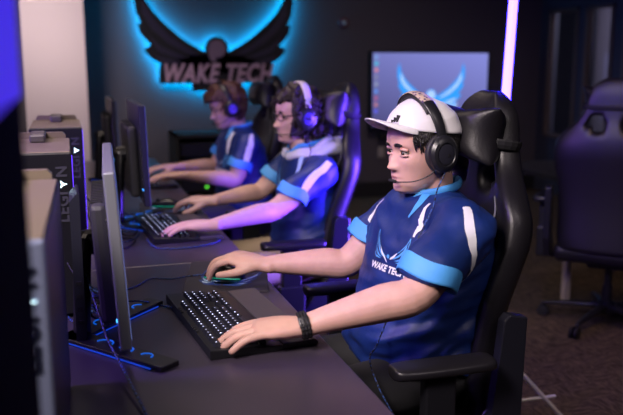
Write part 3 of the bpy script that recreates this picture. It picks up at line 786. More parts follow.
def add_head(bm, HM, **kw):
    NP, NZ = 112, 96; rows = []
    for i in range(NZ + 1):
        z = -.1195 + .2400 * i / NZ; r = []
        for j in range(NP):
            # denser towards the face
            t = 2 * pi * j / NP; phi = t - .45 * sin(t)
            p = headP(phi, z)
            if cos(phi) > 0: p.x += face_disp(p.y, z, **kw) * min(1, cos(phi) * 3)
            r.append(HM @ p)
        rows.append(r)
    ring_loft(bm, rows)
    for s in (-1, 1):   # ears
        ell(bm, HM @ V((-.012, s * .077, -.008)), .016, .008, .030, HM.to_3x3(), 12, 10)
def add_hand(bm, W, F, N, thumb_side, curls, spread=1.0, sc_=1.0, tcurl=(.35, .3), thumb_drop=.3, palm_bend=0):
    F = V(F).normalized(); N = V(N); N = (N - F * N.dot(F)).normalized(); S = F.cross(N).normalized()
    if S.dot(V(thumb_side)) < 0: S = -S
    W = V(W)
    F2 = (F - N * palm_bend).normalized(); N2 = (N + F * palm_bend).normalized()
    q = lambda f, s, n: W + (F2 * f + S * s + N2 * n) * sc_
    tube(bm, [q(-.02, 0, 0), q(0, 0, 0), q(.03, .002, 0), q(.06, .003, .001), q(.088, .001, .002)], [(r[0] * sc_, r[1] * sc_) for r in ((.027, .021), (.029, .021), (.039, .021), (.044, .019), (.042, .0145))], n=20, up=N2, k=3)
    L = [(.043, .026, .021), (.048, .030, .022), (.044, .028, .021), (.034, .021, .019)]
    for f in range(4):
        s0 = (.031, .0105, -.010, -.030)[f]; f0 = (.086, .092, .088, .078)[f]
        base = q(f0 - .018, s0, .002); p = q(f0, s0 * 1.03, .002)
        d = (F2 + S * (.11, .02, -.07, -.17)[f] * spread).normalized(); ang = 0; pts = [base, p]
        for k_, c in enumerate(curls[f]):
            ang += c; dd = (d * cos(ang) - N2 * sin(ang)).normalized(); p = p + dd * L[f][k_] * sc_; pts.append(p)
        r = (.0100, .0105, .0101, .0090)[f] * sc_
        tube(bm, pts, [r * 1.05, r * 1.08, r * .98, r * .92, r * .80], n=12, up=N2, k=4)
    p = q(.022, .024, -.004); d = (F2 * .72 + S * .62 - N2 * thumb_drop).normalized(); pts = [q(.005, .012, -.002), p]; rr = [.014, .0145]
    t1, t2 = tcurl
    for l, c, r in ((.040, 0, .0125), (.031, t1, .0108), (.026, t2, .0092)):
        d = (d * cos(c) + (F2 * .8 - S * .45 - N2 * .1).normalized() * sin(c)).normalized(); p = p + d * l * sc_; pts.append(p); rr.append(r)
    tube(bm, pts, [r * sc_ for r in rr], n=12, up=N2, k=4)

def torso(bm, rings, yaw, grow=0, zlo=None):
    out = []
    for (x, y, z, hd, hw_) in rings:
        if zlo is not None and z < zlo: continue
        rr = []
        for j in range(40):
            a = 2 * pi * j / 40; c, s = cos(a), sin(a)
            lx = (hd + grow) * math.copysign(abs(c) ** .85, c); ly = (hw_ + grow) * math.copysign(abs(s) ** .85, s)
            rr.append(V((x + lx * cos(yaw) - ly * sin(yaw), y + lx * sin(yaw) + ly * cos(yaw), z)))
        out.append(rr)
    ring_loft(bm, out)

def wrinkle(me, amp, seed, ends=()):
    """cloth folds pushed along the normal: long soft folds plus pulls towards the arm pits"""
    me.update()
    ns = [v.normal.copy() for v in me.vertices]
    for v, n in zip(me.vertices, ns):
        p = v.co
        q = V((p.x * 7 + p.z * 6, p.y * 6, p.z * 19 - p.x * 10)) + V((seed, seed, 0))
        d = noise.noise(q) * .9 + .45 * noise.noise(q * 2.3 + V((7, 0, 0)))
        ridge = 1 - abs(noise.noise(q * .9 + V((3, 3, 3)))) * 2.2
        d += .55 * max(0, ridge)
        low = max(0, min(1, (.80 - p.z) / .15))
        k_ = min([1] + [max(.12, ((p - e).length - .075) / .09) for e in ends])
        v.co = p + n * amp * d * (1 + .9 * low) * k_

def person(spec):
    O = V(spec['origin']); root = empty('person', spec['label'], 'person', O)
    def fin(o): o.location = -O; return o
    HM = Matrix.Translation(spec['head']) @ Matrix.Rotation(pi + spec.get('yaw', 0), 4, 'Z') @ Matrix.Rotation(spec.get('pitch', 0), 4, 'Y') @ Matrix.Rotation(spec.get('roll', 0), 4, 'X') @ Matrix.Scale(spec.get('hs', 1), 4)
    vx = spec['voxel']
    # ---- body, one continuous surface
    bm = NB(); add_head(bm, HM, **spec.get('face', {}))
    neck0 = V(spec['neck']); hc = HM @ V((-.030, 0, -.085))
    tube(bm, [neck0 + V((.02, 0, -.04)), neck0, neck0.lerp(hc, .5), hc, HM @ V((-.025, 0, -.04))], [(.085, .075), (.064, .060), (.055, .058), (.054, .057), (.05, .05)], n=24, up=V((1, 0, 0)), k=3)
    yaw = spec.get('tyaw', 0)
    torso(bm, spec['torso'], yaw, -.030, .56)
    for k_ in ('L', 'R'):
        sh, el, wr = [V(p) for p in spec[k_]]
        mid = el.lerp(wr, .28)
        m = spec.get('armr', 1)
        tube(bm, [sh, sh.lerp(el, .5), el, mid, el.lerp(wr, .7), wr], [.056 * m, .050 * m, .043 * m, (.044 * m, .042 * m), (.033 * m, .031 * m), (.028, .0215)], n=20, up=V((0, 0, 1)), k=4)
        h = spec['hand' + k_]
        add_hand(bm, wr, h['F'], h['N'], h['T'], h['curls'], h.get('spread', 1), spec.get('hsc', 1), h.get('tcurl', (.3, .25)), h.get('drop', .3), h.get('pb', 0))
    hipc = V(spec['hip'])
    ell(bm, hipc, .13, .165, .085)
    legs = []
    for s in (-1, 1):
        hp = hipc + V((-.02, s * .09, -.015)); kn = V((spec['kneex'], hipc.y + s * spec.get('kneew', .14), .53)); an = V((spec['kneex'] + .06, kn.y, .10))
        legs.append((hp, kn, an))
        tube(bm, [hp, hp.lerp(kn, .5), kn, kn.lerp(an, .3), an], [.068, .062, .048, .046, .034], n=16, k=3)
    me = bake(bm, vx, spec.get('sm', 3), .5)
    body = fin(link('body', me, spec['skin'], root)); bv = bvh_of(me)
    # ---- face parts
    sk = spec
    for s in (-1, 1):
        bm = NB(); c = HM @ V((.0695, s * .031, -.001)); ell(bm, c, .0115, .0115, .0115); ey = fin(obj('eye', bm, mat('eye_white', (.36, .31, .31), .2), root, smooth=True))
        bm = NB(); gz = (HM.to_3x3() @ V((1, spec.get('gaze', 0), -.20))).normalized()
        ell(bm, c + gz * .0066, .0068, .0068, .0068); obj('iris', bm, mat('dark_iris', (.012, .006, .004), .15), ey, smooth=True)
        # upper lid: thin curved skin fold with lashes
        bm = NB(); pts = [HM @ V((.0695 + .0122 * cos(a * .9), s * .031 + .0130 * sin(a), .0005 + .0035 * cos(a))) for a in [-1.15 + 2.3 * t / 8 for t in range(9)]]
        tube(bm, pts, [(.0014, .0009)] * 9, n=6, k=1); obj('eyelashes', bm, mat('lash_black', (.01, .007, .006), .6), ey, smooth=True)
        bm = NB(); pts = [HM @ V((.0680 + .0120 * cos(a * .9), s * .031 + .0145 * sin(a), .0048 + .0040 * cos(a))) for a in [-1.15 + 2.3 * t / 8 for t in range(9)]]
        tube(bm, pts, [(.0042, .0042)] * 9, n=8, k=1); obj('eyelid', bm, spec['skin'], ey, smooth=True)
        bm = NB(); pts = [HM @ V((.0680 + .0120 * cos(a * .9), s * .031 + .0145 * sin(a), -.0072 - .0012 * cos(a))) for a in [-1.15 + 2.3 * t / 8 for t in range(9)]]
        tube(bm, pts, [(.0034, .0034)] * 9, n=8, k=1); obj('lower_eyelid', bm, spec['skin'], ey, smooth=True)
        br = [HM @ V((.1, s * y, z)) for y, z in ((.012, .0150), (.024, .0190), (.037, .0200), (.051, .0140))]
        fin(strip('eyebrow', br, [.006, .0095, .0085, .003], bv, spec['browm'], root, off=.0016, k=5))
    lm = mat('lips', (.50, .20, .19), .45)
    smile = spec.get('face', {}).get('smile', 0)
    bm_ = [HM @ V((.11, y, z + .004 * smile * (y / .025) ** 2)) for y, z in ((-.022, -.0705), (-.010, -.0672), (0, -.0680), (.010, -.0672), (.022, -.0705))]
    fin(strip('upper_lip', bm_, [.001, .0055, .006, .0055, .001], bv, lm, root, off=.0009, k=5))
    bm_ = [HM @ V((.11, y, z + .004 * smile * (y / .025) ** 2)) for y, z in ((-.020, -.0735), (-.009, -.0775), (0, -.0785), (.009, -.0775), (.020, -.0735))]
    fin(strip('lower_lip', bm_, [.001, .0065, .0075, .0065, .001], bv, lm, root, off=.0009, k=5))
    if smile:
        bm_ = [HM @ V((.11, y, -.0718 + .004 * (y / .025) ** 2)) for y in (-.020, -.01, 0, .01, .020)]
        fin(strip('teeth', bm_, [.001, .0058, .0062, .0058, .001], bv, mat('teeth_white', (.75, .72, .7), .3), root, off=.0016, k=5))
    # ---- jersey
    bm = NB(); torso(bm, spec['torso'], yaw, 0, spec.get('hemz', .5))
    for k_ in ('L', 'R'):
        sh, el, wr = [V(p) for p in spec[k_]]; e = spec.get('sleeves', {}).get(k_, spec.get('sleeve', .62)); sr = spec.get('srad', .9); end = sh.lerp(el, e); ax = (el - sh).normalized()
        inn = sh + (neck0 - sh) * .45 + V((0, 0, -.045))
        ca = V(spec.get('cuffax', {}).get(k_, (el - sh))).normalized()
        tube(bm, [inn, sh + V((0, 0, -.002)), sh.lerp(el, e * .5), end - ca * .02, end], [.078, .074 * sr, .072 * sr, .073 * sr, .074 * sr], n=24, k=4, round_ends=False)
    me = bake(bm, spec.get('jvox', .008), 8, .6); wrinkle(me, spec.get('wr', .010), spec.get('seed', 1), [V(spec[k_][0]).lerp(V(spec[k_][1]), spec.get('sleeves', {}).get(k_, spec.get('sleeve', .62))) for k_ in 'LR'])
    jer = fin(link('jersey', me, NAVY, root)); jb = bvh_of(me)
    for k_ in ('L', 'R'):
        sh, el, wr = [V(p) for p in spec[k_]]; e = spec.get('sleeves', {}).get(k_, spec.get('sleeve', .62)); sr = spec.get('srad', .9); ax = V(spec.get('cuffax', {}).get(k_, (el - sh))).normalized(); end = sh.lerp(el, e)
        bm = NB(); side = ax.cross(V((0, 0, 1))).normalized(); upv = side.cross(ax).normalized(); rings = []
        for (t, r) in [(a_, b_ * sr) for a_, b_ in ((-.040, .0735), (-.03, .0765), (0, .0775), (.005, .077), (.006, .0745), (0, .073), (-.03, .071))]:
            rings.append([end + ax * (t + .004 * sin(3 * a_ + 1)) + (side * cos(a_) + upv * sin(a_)) * (r + .0015 * sin(5 * a_)) for a_ in [2 * pi * j / 36 for j in range(36)]])
        ring_loft(bm, rings, cap0=False, cap1=False)
        obj('sleeve_cuff', bm, SKY, jer, smooth=True)
    # collar ring
    bm = NB(); cpt = [neck0 + V((.078 * cos(a) * 1.0 + .006, .074 * sin(a), .022 + .014 * cos(a) - (.030 if cos(a) < -.6 else 0) * (-cos(a) - .6) / .4)) for a in [2 * pi * j / 40 for j in range(41)]]
    tube(bm, cpt, [(.006, .013)] * 41, n=10, up=V((0, 0, 1)), round_ends=False)
    obj('collar', bm, spec.get('collarm', SKY), jer, smooth=True)
    for nm, pts, ws, m in spec.get('strips', []): 
        o_ = strip(nm, pts, ws, jb, m, jer, off=.0022, k=8, across=5)
    if 'logo' in spec:
        Fm, s_ = spec['logo']
        decal([scl(p, s_) for p in (FEATHERS + [mir(f) for f in FEATHERS])] + [scl(circle(0, -.14, .08, 12), s_)], 'wing_emblem', Fm, jb, mat('emblem_blue', (.10, .36, .75), .6), jer, off=.0022)
        edge = []
        for Wg in (WING[1:22], mir(WING)[4:-1]):
            for a, b in zip(Wg, Wg[1:]):
                d = V((b[0] - a[0], b[1] - a[1])); 
                if d.length < 1e-6: continue
                n_ = V((-d.y, d.x)).normalized() * .018
                edge.append([(a[0] - n_.x, a[1] - n_.y), (b[0] - n_.x, b[1] - n_.y), (b[0] + n_.x, b[1] + n_.y), (a[0] + n_.x, a[1] + n_.y)])
        decal([scl(p, s_) for p in edge], 'emblem_outline', Fm, jb, mat('emblem_blue', (.10, .36, .75), .6), jer, off=.0024)
        decal([scl(p, s_) for p in ([(-.62, .20), (-.40, -.0), (-.16, -.18), (-.02, -.40), (-.10, -.36), (-.26, -.20), (-.48, -.04)], [(.55, .12), (.30, -.06), (.10, -.22), (.16, -.24), (.40, -.10)])], 'emblem_highlight', Fm, jb, mat('print_white', (.75, .75, .8), .6), jer, off=.0028)
        decal(text_polys('WAKE TECH', s_ * .36, shear=.2, bold=.0012 * s_ / .085), 'emblem_lettering', Fm @ Matrix.Translation((0, -.64 * s_, 0)), jb, mat('print_white', (.75, .75, .8), .6), jer, off=.003)
    # ---- trousers and shoes
    bm = NB(); ell(bm, hipc + V((0, 0, -.005)), .155, .185, .088)
    for hp, kn, an in legs:
        tube(bm, [hp, hp.lerp(kn, .5), kn, kn.lerp(an, .3), an], [.083, .078, .064, .060, .052], n=18, k=3)
    me = bake(bm, .011, 4, .5); fin(link('trousers', me, spec['pants'], root))
    for hp, kn, an in legs:
        bm = NB(); rings = []
        for x, w_, h in ((.07, .020, .05), (.055, .035, .085), (.0, .040, .095), (-.06, .044, .07), (-.13, .048, .05), (-.18, .036, .035), (-.195, .018, .02)):
            rings.append([V((an.x + x, an.y + w_ * cos(a), .003 + (h * (sin(a) * .5 + .5)))) for a in [2 * pi * j / 16 for j in range(16)]])
        ring_loft(bm, rings); fin(obj('shoe', bm, mat('dark_shoe', (.02, .02, .025), .5), root, smooth=True))
    return root, HM, bv, fin

def hair_shell(HM, cond, off, m, root, fin, name='hair', jitter=.004, freq=30, NP=96, NZ=70):
    bm = NB(); grid = []
    for i in range(NZ + 1):
        z = -.115 + .236 * i / NZ; r = []
        for j in range(NP):
            phi = 2 * pi * j / NP
            o_ = off(phi, z) if callable(off) else off
            p = headP(phi, z, o_ * 1.0); p.z += o_ * max(0, (z - .03) / .09)
            q = p * freq; nn = noise.noise(V((q.x, q.y, q.z * .5))) 
            p += (p - V((-.01, 0, 0))).normalized() * jitter * nn * 2
            r.append(bm.verts.new(HM @ p) if True else None)
        grid.append(r)
    for i in range(NZ):
        for j in range(NP):
            z = -.115 + .236 * (i + .5) / NZ; phi = 2 * pi * (j + .5) / NP
            if phi > pi: phi -= 2 * pi
            if cond(abs(phi), z, phi): bm.faces.new((grid[i][j], grid[i][(j + 1) % NP], grid[i + 1][(j + 1) % NP], grid[i + 1][j]))
    for i in (NZ,):
        try: bm.faces.new(grid[i])
        except ValueError: pass
    for v in [v for v in bm.verts if not v.link_faces]: bm.verts.remove(v)
    o = obj(name, bm, m, root, smooth=True, mods=(('SOLIDIFY', dict(thickness=.006, offset=-1)),))
    return fin(o)

# ---- headset (local head coordinates)
def headset(label, HM, top=.142, lit=False, band_m=None, bx=.012, wide=.0):
    o = empty('headset', label, 'headset', HM.translation.copy()); OFF = -HM.translation
    def f2(x): x.location = OFF; return x
    BL = mat('headset_black', (.012, .012, .016), .35)
    w0 = .093 + wide
    bm = NB(); pts = [(-.004 + .010 * sin(t), w0 * cos(t), .012 + (top - .012) * sin(t) ** .8) for t in [pi * (.04 + .92 * i / 30) for i in range(31)]]
    tube(bm, [HM @ V(p) for p in pts], [(.0165, .0045)] * 31, n=12, up=HM.to_3x3() @ V((0, 0, 1)))
    # orient the flat side of the band radially
    bm.free(); bm = NB(); rings = []
    for t in [pi * (.03 + .94 * i / 40) for i in range(41)]:
        c = V((-.004 + bx * sin(t), w0 * cos(t), .012 + (top - .012) * sin(t) ** .85)); rad = V((0, cos(t), sin(t) * 1.2)).normalized(); sx = V((1, 0, 0)); wd = .013 + .006 * sin(t)
        rings.append([HM @ (c + sx * (wd * cos(a)) + rad * (.0055 * sin(a))) for a in [2 * pi * j / 16 for j in range(16)]])
    ring_loft(bm, rings); bd = f2(obj('headband', bm, band_m or BL, o, smooth=True))
    bm = NB(); rings = []
    for t in [pi * (.22 + .56 * i / 24) for i in range(25)]:
        c = V((-.004 + bx * sin(t), (w0 - .007) * cos(t), .006 + (top - .012) * sin(t) ** .85)); rad = V((0, cos(t), sin(t) * 1.2)).normalized()
        rings.append([HM @ (c + V((1, 0, 0)) * (.019 * cos(a)) + rad * (.0065 * sin(a))) for a in [2 * pi * j / 14 for j in range(14)]])
    ring_loft(bm, rings); obj('band_padding', bm, mat('padding_black', (.02, .018, .02), .6), bd, smooth=True)
    for s in (-1, 1):
        Mc = HM @ frame((.001, s * (.073 + wide), -.006), (1, 0, 0), (0, 0, 1 if s < 0 else -1)) @ Matrix.Diagonal((1.05, 1.18, 1, 1))
        # frame z = x cross y : (1,0,0)x(0,0,-+1) = +-y
        bm = NB(); lathe(bm, [(.030, .0), (.040, .002), (.043, .009), (.041, .017), (.036, .019)], Mc, 32); cup = f2(obj('ear_cushion', bm, mat('padding_black', (.02, .018, .02), .6), o, smooth=True))
        bm = NB(); lathe(bm, [(.038, .017), (.041, .020), (.0405, .030), (.034, .038), (.026, .040), (.024, .037), (.0, .036)], Mc, 32)
        f2(obj('ear_cup', bm, BL, o, angle=35))
        bm = NB(); lathe(bm, [(.022, .036), (.022, .039), (.014, .041), (0, .041)], Mc, 28); q = obj('cup_disc', bm, mat('glossy_disc', (.02, .02, .03), .15) if not lit else mat('violet_cup', (.03, .02, .12), .3, emit=(.05, .02, .8), es=.6), cup, angle=35)
        bm = NB(); y0 = s * (.093 + wide)
        tube(bm, [HM @ V((-.004, y0, .03)), HM @ V((-.005, y0 + s * .014, .012)), HM @ V((-.006, y0 + s * .019, -.012))], [(.013, .004), (.011, .004), (.008, .003)], n=10, up=HM.to_3x3() @ V((0, 1, 0)), k=3)
        f2(obj('yoke', bm, BL, o, smooth=True))
    bm = NB(); pts = [(.012, .092, -.035), (.035, .088, -.058), (.07, .068, -.072), (.096, .040, -.074), (.106, .026, -.072)]
    tube(bm, [HM @ V(p) for p in pts], .0017, n=8, k=6); mb = f2(obj('microphone_boom', bm, BL, o, smooth=True))
    bm = NB(); tube(bm, [HM @ V((.104, .030, -.0725)), HM @ V((.110, .016, -.071))], .0042, n=10); obj('microphone', bm, BLKM, mb, smooth=True)
    return o

def cable(name, label, pts, r=.0022, m=None, k=8, cat='cable', group=None):
    bm = NB(); tube(bm, pts, r, n=7, k=k); o = obj(name, bm, m or BRAID, None, smooth=True); return tag(o, label, cat, group)
def braid():
    m = bpy.data.materials.new('braided_cable'); m.use_nodes = True; nt = m.node_tree; b = nt.nodes['Principled BSDF']; b.inputs['Roughness'].default_value = .55
    tc = nt.nodes.new('ShaderNodeTexCoord'); wv = nt.nodes.new('ShaderNodeTexChecker'); wv.inputs['Scale'].default_value = 130
    nt.links.new(tc.outputs['Object'], wv.inputs['Vector']); wv.inputs['Color1'].default_value = (.03, .08, .30, 1); wv.inputs['Color2'].default_value = (.008, .008, .012, 1)
    nt.links.new(wv.outputs['Color'], b.inputs['Base Color']); return m
BRAID = braid()

BLKHAIR = mat('black_hair', (.010, .008, .008), .42, bump=.6, bscale=160)
# ---- nearest player
typ = [(.22, .36, .2), (.18, .34, .2), (.16, .34, .2), (.12, .30, .2)]
p1 = dict(origin=(.90, 1.87, 0), label='nearest player in a white cap and navy jersey, one hand on keyboard, one on mouse',
    head=(.873, 1.845, 1.163), yaw=R(9), pitch=R(4), hs=.975, face=dict(nose=.82), neck=(.905, 1.862, 1.035), voxel=.0036, sm=2,
    torso=[(.90, 1.87, .47, .165, .19), (.895, 1.87, .53, .175, .20), (.885, 1.87, .60, .185, .20), (.89, 1.868, .68, .182, .195), (.905, 1.866, .77, .172, .195), (.915, 1.864, .86, .160, .20), (.917, 1.862, .93, .146, .205), (.915, 1.862, .985, .118, .190), (.91, 1.862, 1.02, .092, .145), (.907, 1.862, 1.045, .066, .09)],
    tyaw=R(5), hemz=.59, sleeves=dict(L=.78, R=.55), cuffax=dict(L=(-.42, -.12, -.85), R=(-.55, 0, -.8)), srad=.97, hsc=1.05, L=[(.905, 1.655, .985), (.725, 1.545, .868), (.466, 1.578, .808)], R=[(.895, 2.055, .935), (.752, 2.065, .812), (.515, 2.115, .812)],
    handL=dict(F=(-.93, .24, -.05), N=(.0, -.08, 1), T=(0, 1, 0), curls=typ, drop=.35, pb=.02, spread=1.5),
    handR=dict(F=(-.80, .55, .14), N=(.1, -.2, 1), T=(0, -1, 0), curls=[(.5, .55, .3), (.45, .6, .3), (.5, .65, .3), (.5, .7, .3)], drop=.30, tcurl=(.35, .25)),
    hip=(.93, 1.87, .575), kneex=.42, skin=SKIN, browm=BLKHAIR, pants=mat('black_trousers', (.012, .012, .015), .8), gaze=.12, armr=1.02,
    sleeve=.80, seed=2.3, jvox=.0075,
    strips=[('shoulder_stripe', [(.885, 1.61, 1.06), (.872, 1.58, 1.0), (.862, 1.58, .94), (.845, 1.58, .885)], [.022, .026, .022, .012], WHITE),
            ('chest_stripe', [(.870, 1.74, 1.01), (.855, 1.74, .985), (.84, 1.74, .960), (.83, 1.74, .945)], [.012, .018, .014, .006], WHITE),
            ('chest_flash', [(.87, 1.79, 1.06), (.83, 1.77, 1.035), (.80, 1.78, 1.0)], [.022, .018, .006], SKY),
            ('far_shoulder_stripe', [(.865, 2.03, .99), (.85, 2.03, .945), (.83, 2.03, .905), (.81, 2.03, .87)], [.014, .020, .020, .014], WHITE)],
    logo=(frame((.70, 1.782, .912), (.20, -1, 0), (.15, 0, 1)), .066))
r1, H1, b1, f1 = person(p1)
# hair under the cap
hair_shell(H1, lambda a, z, p: (a > 1.15 and z > -.005 and a < 1.6) or (a >= 1.6 and z > -.062 + .02 * noise.noise(V((p * 8, 0, 0)))) or (a > .85 and z > .042), .0055, BLKHAIR, r1, f1, jitter=.002, freq=60)
random.seed(8)
for i in range(46):  # short locks on temple and sideburn
    if i in (0, 30): bm = NB()
    a = random.uniform(.85, 1.35) * (1 if i < 30 else -1); z = random.uniform(.030, .055)
    p = headP(a, z, .004); q = headP(a + random.uniform(-.04, .10) * (1 if a > 0 else -1), z - random.uniform(.02, .036), .003)
    tube(bm, [H1 @ p, H1 @ ((p + q) / 2 + (p.normalized() * .003)), H1 @ q], [.0032, .0026, .0008], n=6, k=2)
    if i in (29, 45): f1(obj('hair_fringe', bm, BLKHAIR, r1, smooth=True))
# cap
CAPM = mat('white_cap_cloth', (.74, .72, .75), .75, bump=.05, bscale=120)
bm = NB(); rows = []; NP = 64
for i in range(25):
    t = i / 24; r = []
    for j in range(NP):
        phi = 2 * pi * j / NP; z0 = .066 - .040 * (1 - cos(phi)) / 2; z = z0 + (.1205 - z0) * t
        p = headP(phi, min(z, .1195), .0105 - .002 * t); p.z = z + .018 * t ** .6 * 1.0
        seam = .0008 * (abs(sin(phi * 3 + .5)) < .08)
        if t > .93: p = V((p.x * (1 - (t - .93) * 5), p.y * (1 - (t - .93) * 5), p.z + .001))
        r.append(H1 @ p)
    rows.append(r)
ring_loft(bm, rows, cap0=False); bmesh.ops.recalc_face_normals(bm, faces=bm.faces)
capo = f1(obj('cap', bm, CAPM, r1, smooth=True, mods=(('SOLIDIFY', dict(thickness=.0025, offset=-1)),)))
cbv = BVHTree.FromPolygons([v.co.copy() for v in capo.data.vertices], [tuple(p.vertices) for p in capo.data.polygons])
bm = NB(); rows = []
for i in range(11):
    t = i / 10; r = []
    for j in range(21):
        s = 2 * j / 20 - 1; a = s * 1.02
        p0 = headP(a, .066, .009); L = .068 * (1 - abs(s) ** 2.6) ** .6
        x = p0.x + L * t; z = .070 - .014 * s * s * 1.0 + .038 * t - .036 * (t ** 1.5) * s * s - .014 * t * t
        r.append(H1 @ V((x, p0.y * (1 + .03 * t), z)))
    rows.append(r)
vv = [[bm.verts.new(p) for p in r] for r in rows]
for a, b in zip(vv, vv[1:]):
    for j in range(20): bm.faces.new((a[j], a[j + 1], b[j + 1], b[j]))
bmesh.ops.recalc_face_normals(bm, faces=bm.faces)
obj('brim', bm, CAPM, capo, smooth=True, mods=(('SOLIDIFY', dict(thickness=.0035, offset=0)), ('SUBSURF', dict(levels=1, render_levels=1))))
bm = NB(); ell(bm, H1 @ V((-.002, 0, .1395)), .006, .006, .003); obj('cap_button', bm, CAPM, capo, smooth=True)
Fc = H1 @ frame((.10, .034, .086), (-.38, 1, 0), (0, 0, 1))
Fc = H1 @ frame((.12, .034, .102), (-.42, .9, 0), (-.45, 0, 1))
def flipx(P): return [(-x, y) for x, y in P]
st = [[(-.019 + i * .0095, -.008), (-.0125 + i * .0095, -.008), (-.0125 + i * .0095 + .003 + i * .001, -.008 + .007 + i * .0055), (-.019 + i * .0095 - .0035 + i * .0, -.0055 + .007 + i * .0055)] for i in range(3)]
decal(st, 'three_bar_mark', Fc, cbv, mat('mark_black', (.01, .01, .012), .6), capo, off=.0012, maxlen=.006)
decal(text_polys('adidas', .0105, bold=.0002), 'cap_lettering', Fc @ Matrix.Translation((-.003, -.0135, 0)), cbv, mat('mark_black', (.01, .01, .012), .6), capo, off=.0012, maxlen=.006)
def band_pattern():
    m = bpy.data.materials.new('patterned_band'); m.use_nodes = True; nt = m.node_tree; b = nt.nodes['Principled BSDF']; b.inputs['Roughness'].default_value = .4
    tc = nt.nodes.new('ShaderNodeTexCoord'); vo = nt.nodes.new('ShaderNodeTexVoronoi'); vo.inputs['Scale'].default_value = 120; nt.links.new(tc.outputs['Object'], vo.inputs['Vector'])
    cr = nt.nodes.new('ShaderNodeValToRGB'); cr.color_ramp.elements[0].position = .25; cr.color_ramp.elements[0].color = (.05, .02, .12, 1); cr.color_ramp.elements[1].position = .5; cr.color_ramp.elements[1].color = (.55, .42, .33, 1)
    nt.links.new(vo.outputs['Distance'], cr.inputs['Fac']); nt.links.new(cr.outputs['Color'], b.inputs['Base Color']); return m
hs = headset('black headset with a patterned tan band worn over the white cap', H1, top=.146, wide=.004, bx=.020)
# printed cover on the front of the band
bm = NB(); OFF = -H1.translation; rows = []
for t in [pi * (.30 + .42 * i / 24) for i in range(25)]:
    c = V((-.004 + .020 * sin(t), .097 * cos(t), .012 + (.146 - .012) * sin(t) ** .85)); rad = V((0, cos(t), sin(t) * 1.2)).normalized()
    rows.append([H1 @ (c + V((1, 0, 0)) * (.0185 * cos(a)) + rad * (.0066 * sin(a))) for a in [pi * (.04 + .92 * j / 10) for j in range(11)]])
vv = [[bm.verts.new(p) for p in r] for r in rows]
for a, b in zip(vv, vv[1:]):
    for j in range(10): bm.faces.new((a[j], a[j + 1], b[j + 1], b[j]))
bc = obj('band_cover', bm, band_pattern(), hs, smooth=True); bc.location = OFF
cable('headset_cable', 'thin braided cable hanging from the nearest player\'s headset down his jersey', [H1 @ V((.0, .105, -.055)), (.868, 1.735, 1.07), (.84, 1.70, 1.035), (.80, 1.685, .97), (.765, 1.68, .90), (.735, 1.69, .80), (.70, 1.70, .70), (.68, 1.70, .66), (.69, 1.66, .60), (.72, 1.62, .52), (.72, 1.60, .42)], .0020)
# wristband
W1 = V((.466, 1.578, .8085)); ax = (V((.725, 1.545, .868)) - V((.466, 1.578, .808))).normalized(); W1 = W1 + ax * .008
o = empty('wristband', 'black paracord wristband on the nearest player\'s left wrist', 'wristband', W1)
sd = ax.cross(V((0, 0, 1))).normalized(); uu = sd.cross(ax)
for q, rr in ((-.007, .0042), (0, .0046), (.007, .0042)):
    bm = NB(); pts = [ax * q + sd * ((.0330 + .0008 * sin(18 * a)) * cos(a)) + uu * ((.0265 + .0008 * sin(18 * a)) * sin(a)) for a in [2 * pi * j / 72 for j in range(73)]]
    tube(bm, pts, rr, n=8, round_ends=False); obj('cord', bm, BLKM, o, smooth=True)
bm = NB(); Fb = frame(sd * .020 * -1 + uu * .022, ax, sd); Fb = frame(sd * .024 + uu * .016, ax, uu - sd * .8) ; box(bm, -.012, .012, -.012, .012, -.004, .005, .002, Fb); obj('buckle', bm, BLK, o, angle=40)

# ---- middle player
CURL = mat('dark_brown_curls', (.018, .009, .009), .55)
KH = mat('khaki_cloth', (.34, .26, .15), .8)
p2 = dict(origin=(.97, 3.14, 0), label='smiling middle player with dark curly hair, glasses and a grey hood over his jersey',
    head=(.925, 3.18, 1.160), yaw=R(9), pitch=R(0), hs=.97, neck=(.955, 3.165, 1.025), voxel=.0042, sm=2, face=dict(smile=1.0),
    torso=[(.97, 3.14, .47, .15, .18), (.965, 3.14, .55, .16, .185), (.96, 3.14, .62, .155, .18), (.965, 3.14, .72, .145, .175), (.972, 3.14, .82, .135, .18), (.975, 3.145, .90, .125, .185), (.972, 3.15, .955, .105, .175), (.965, 3.155, 1.0, .085, .13), (.96, 3.16, 1.03, .062, .085)],
    tyaw=R(4), L=[(.970, 2.965, .945), (.750, 2.89, .818), (.475, 2.745, .803)], R=[(.95, 3.33, .95), (.80, 3.34, .82), (.565, 3.25, .803)],
    cuffax=dict(L=(-.45, -.1, -.75), R=(-.6, 0, -.6)), srad=.86,
    handL=dict(F=(-.95, .22, -.02), N=(0, -.05, 1), T=(0, 1, 0), curls=typ), handR=dict(F=(-.85, .45, 0), N=(0, -.1, 1), T=(0, -1, 0), curls=[(.35, .5, .3)] * 4, drop=.4),
    hip=(.99, 3.14, .575), kneex=.47, skin=SKIN2, browm=CURL, pants=KH, armr=.92, sleeve=.66, seed=5.1, gaze=.1, wr=.005,
    strips=[('shoulder_stripe', [(1.0, 2.90, 1.03), (.93, 2.85, .99), (.89, 2.83, .93), (.86, 2.82, .88)], [.028, .032, .034, .026], WHITE), 
            ('chest_stripe', [(.92, 3.06, 1.03), (.88, 3.03, .97), (.85, 3.02, .91), (.835, 3.02, .86)], [.020, .026, .022, .010], mat('pale_blue_cloth', (.35, .5, .8), .6)),
            ('far_shoulder_stripe', [(.92, 3.33, 1.03), (.87, 3.36, .98), (.84, 3.36, .93)], [.018, .022, .016], WHITE)],
    logo=(frame((.80, 3.10, .88), (.1, -1, 0), (.1, 0, 1)), .09))
r2, H2, b2, f2_ = person(p2)
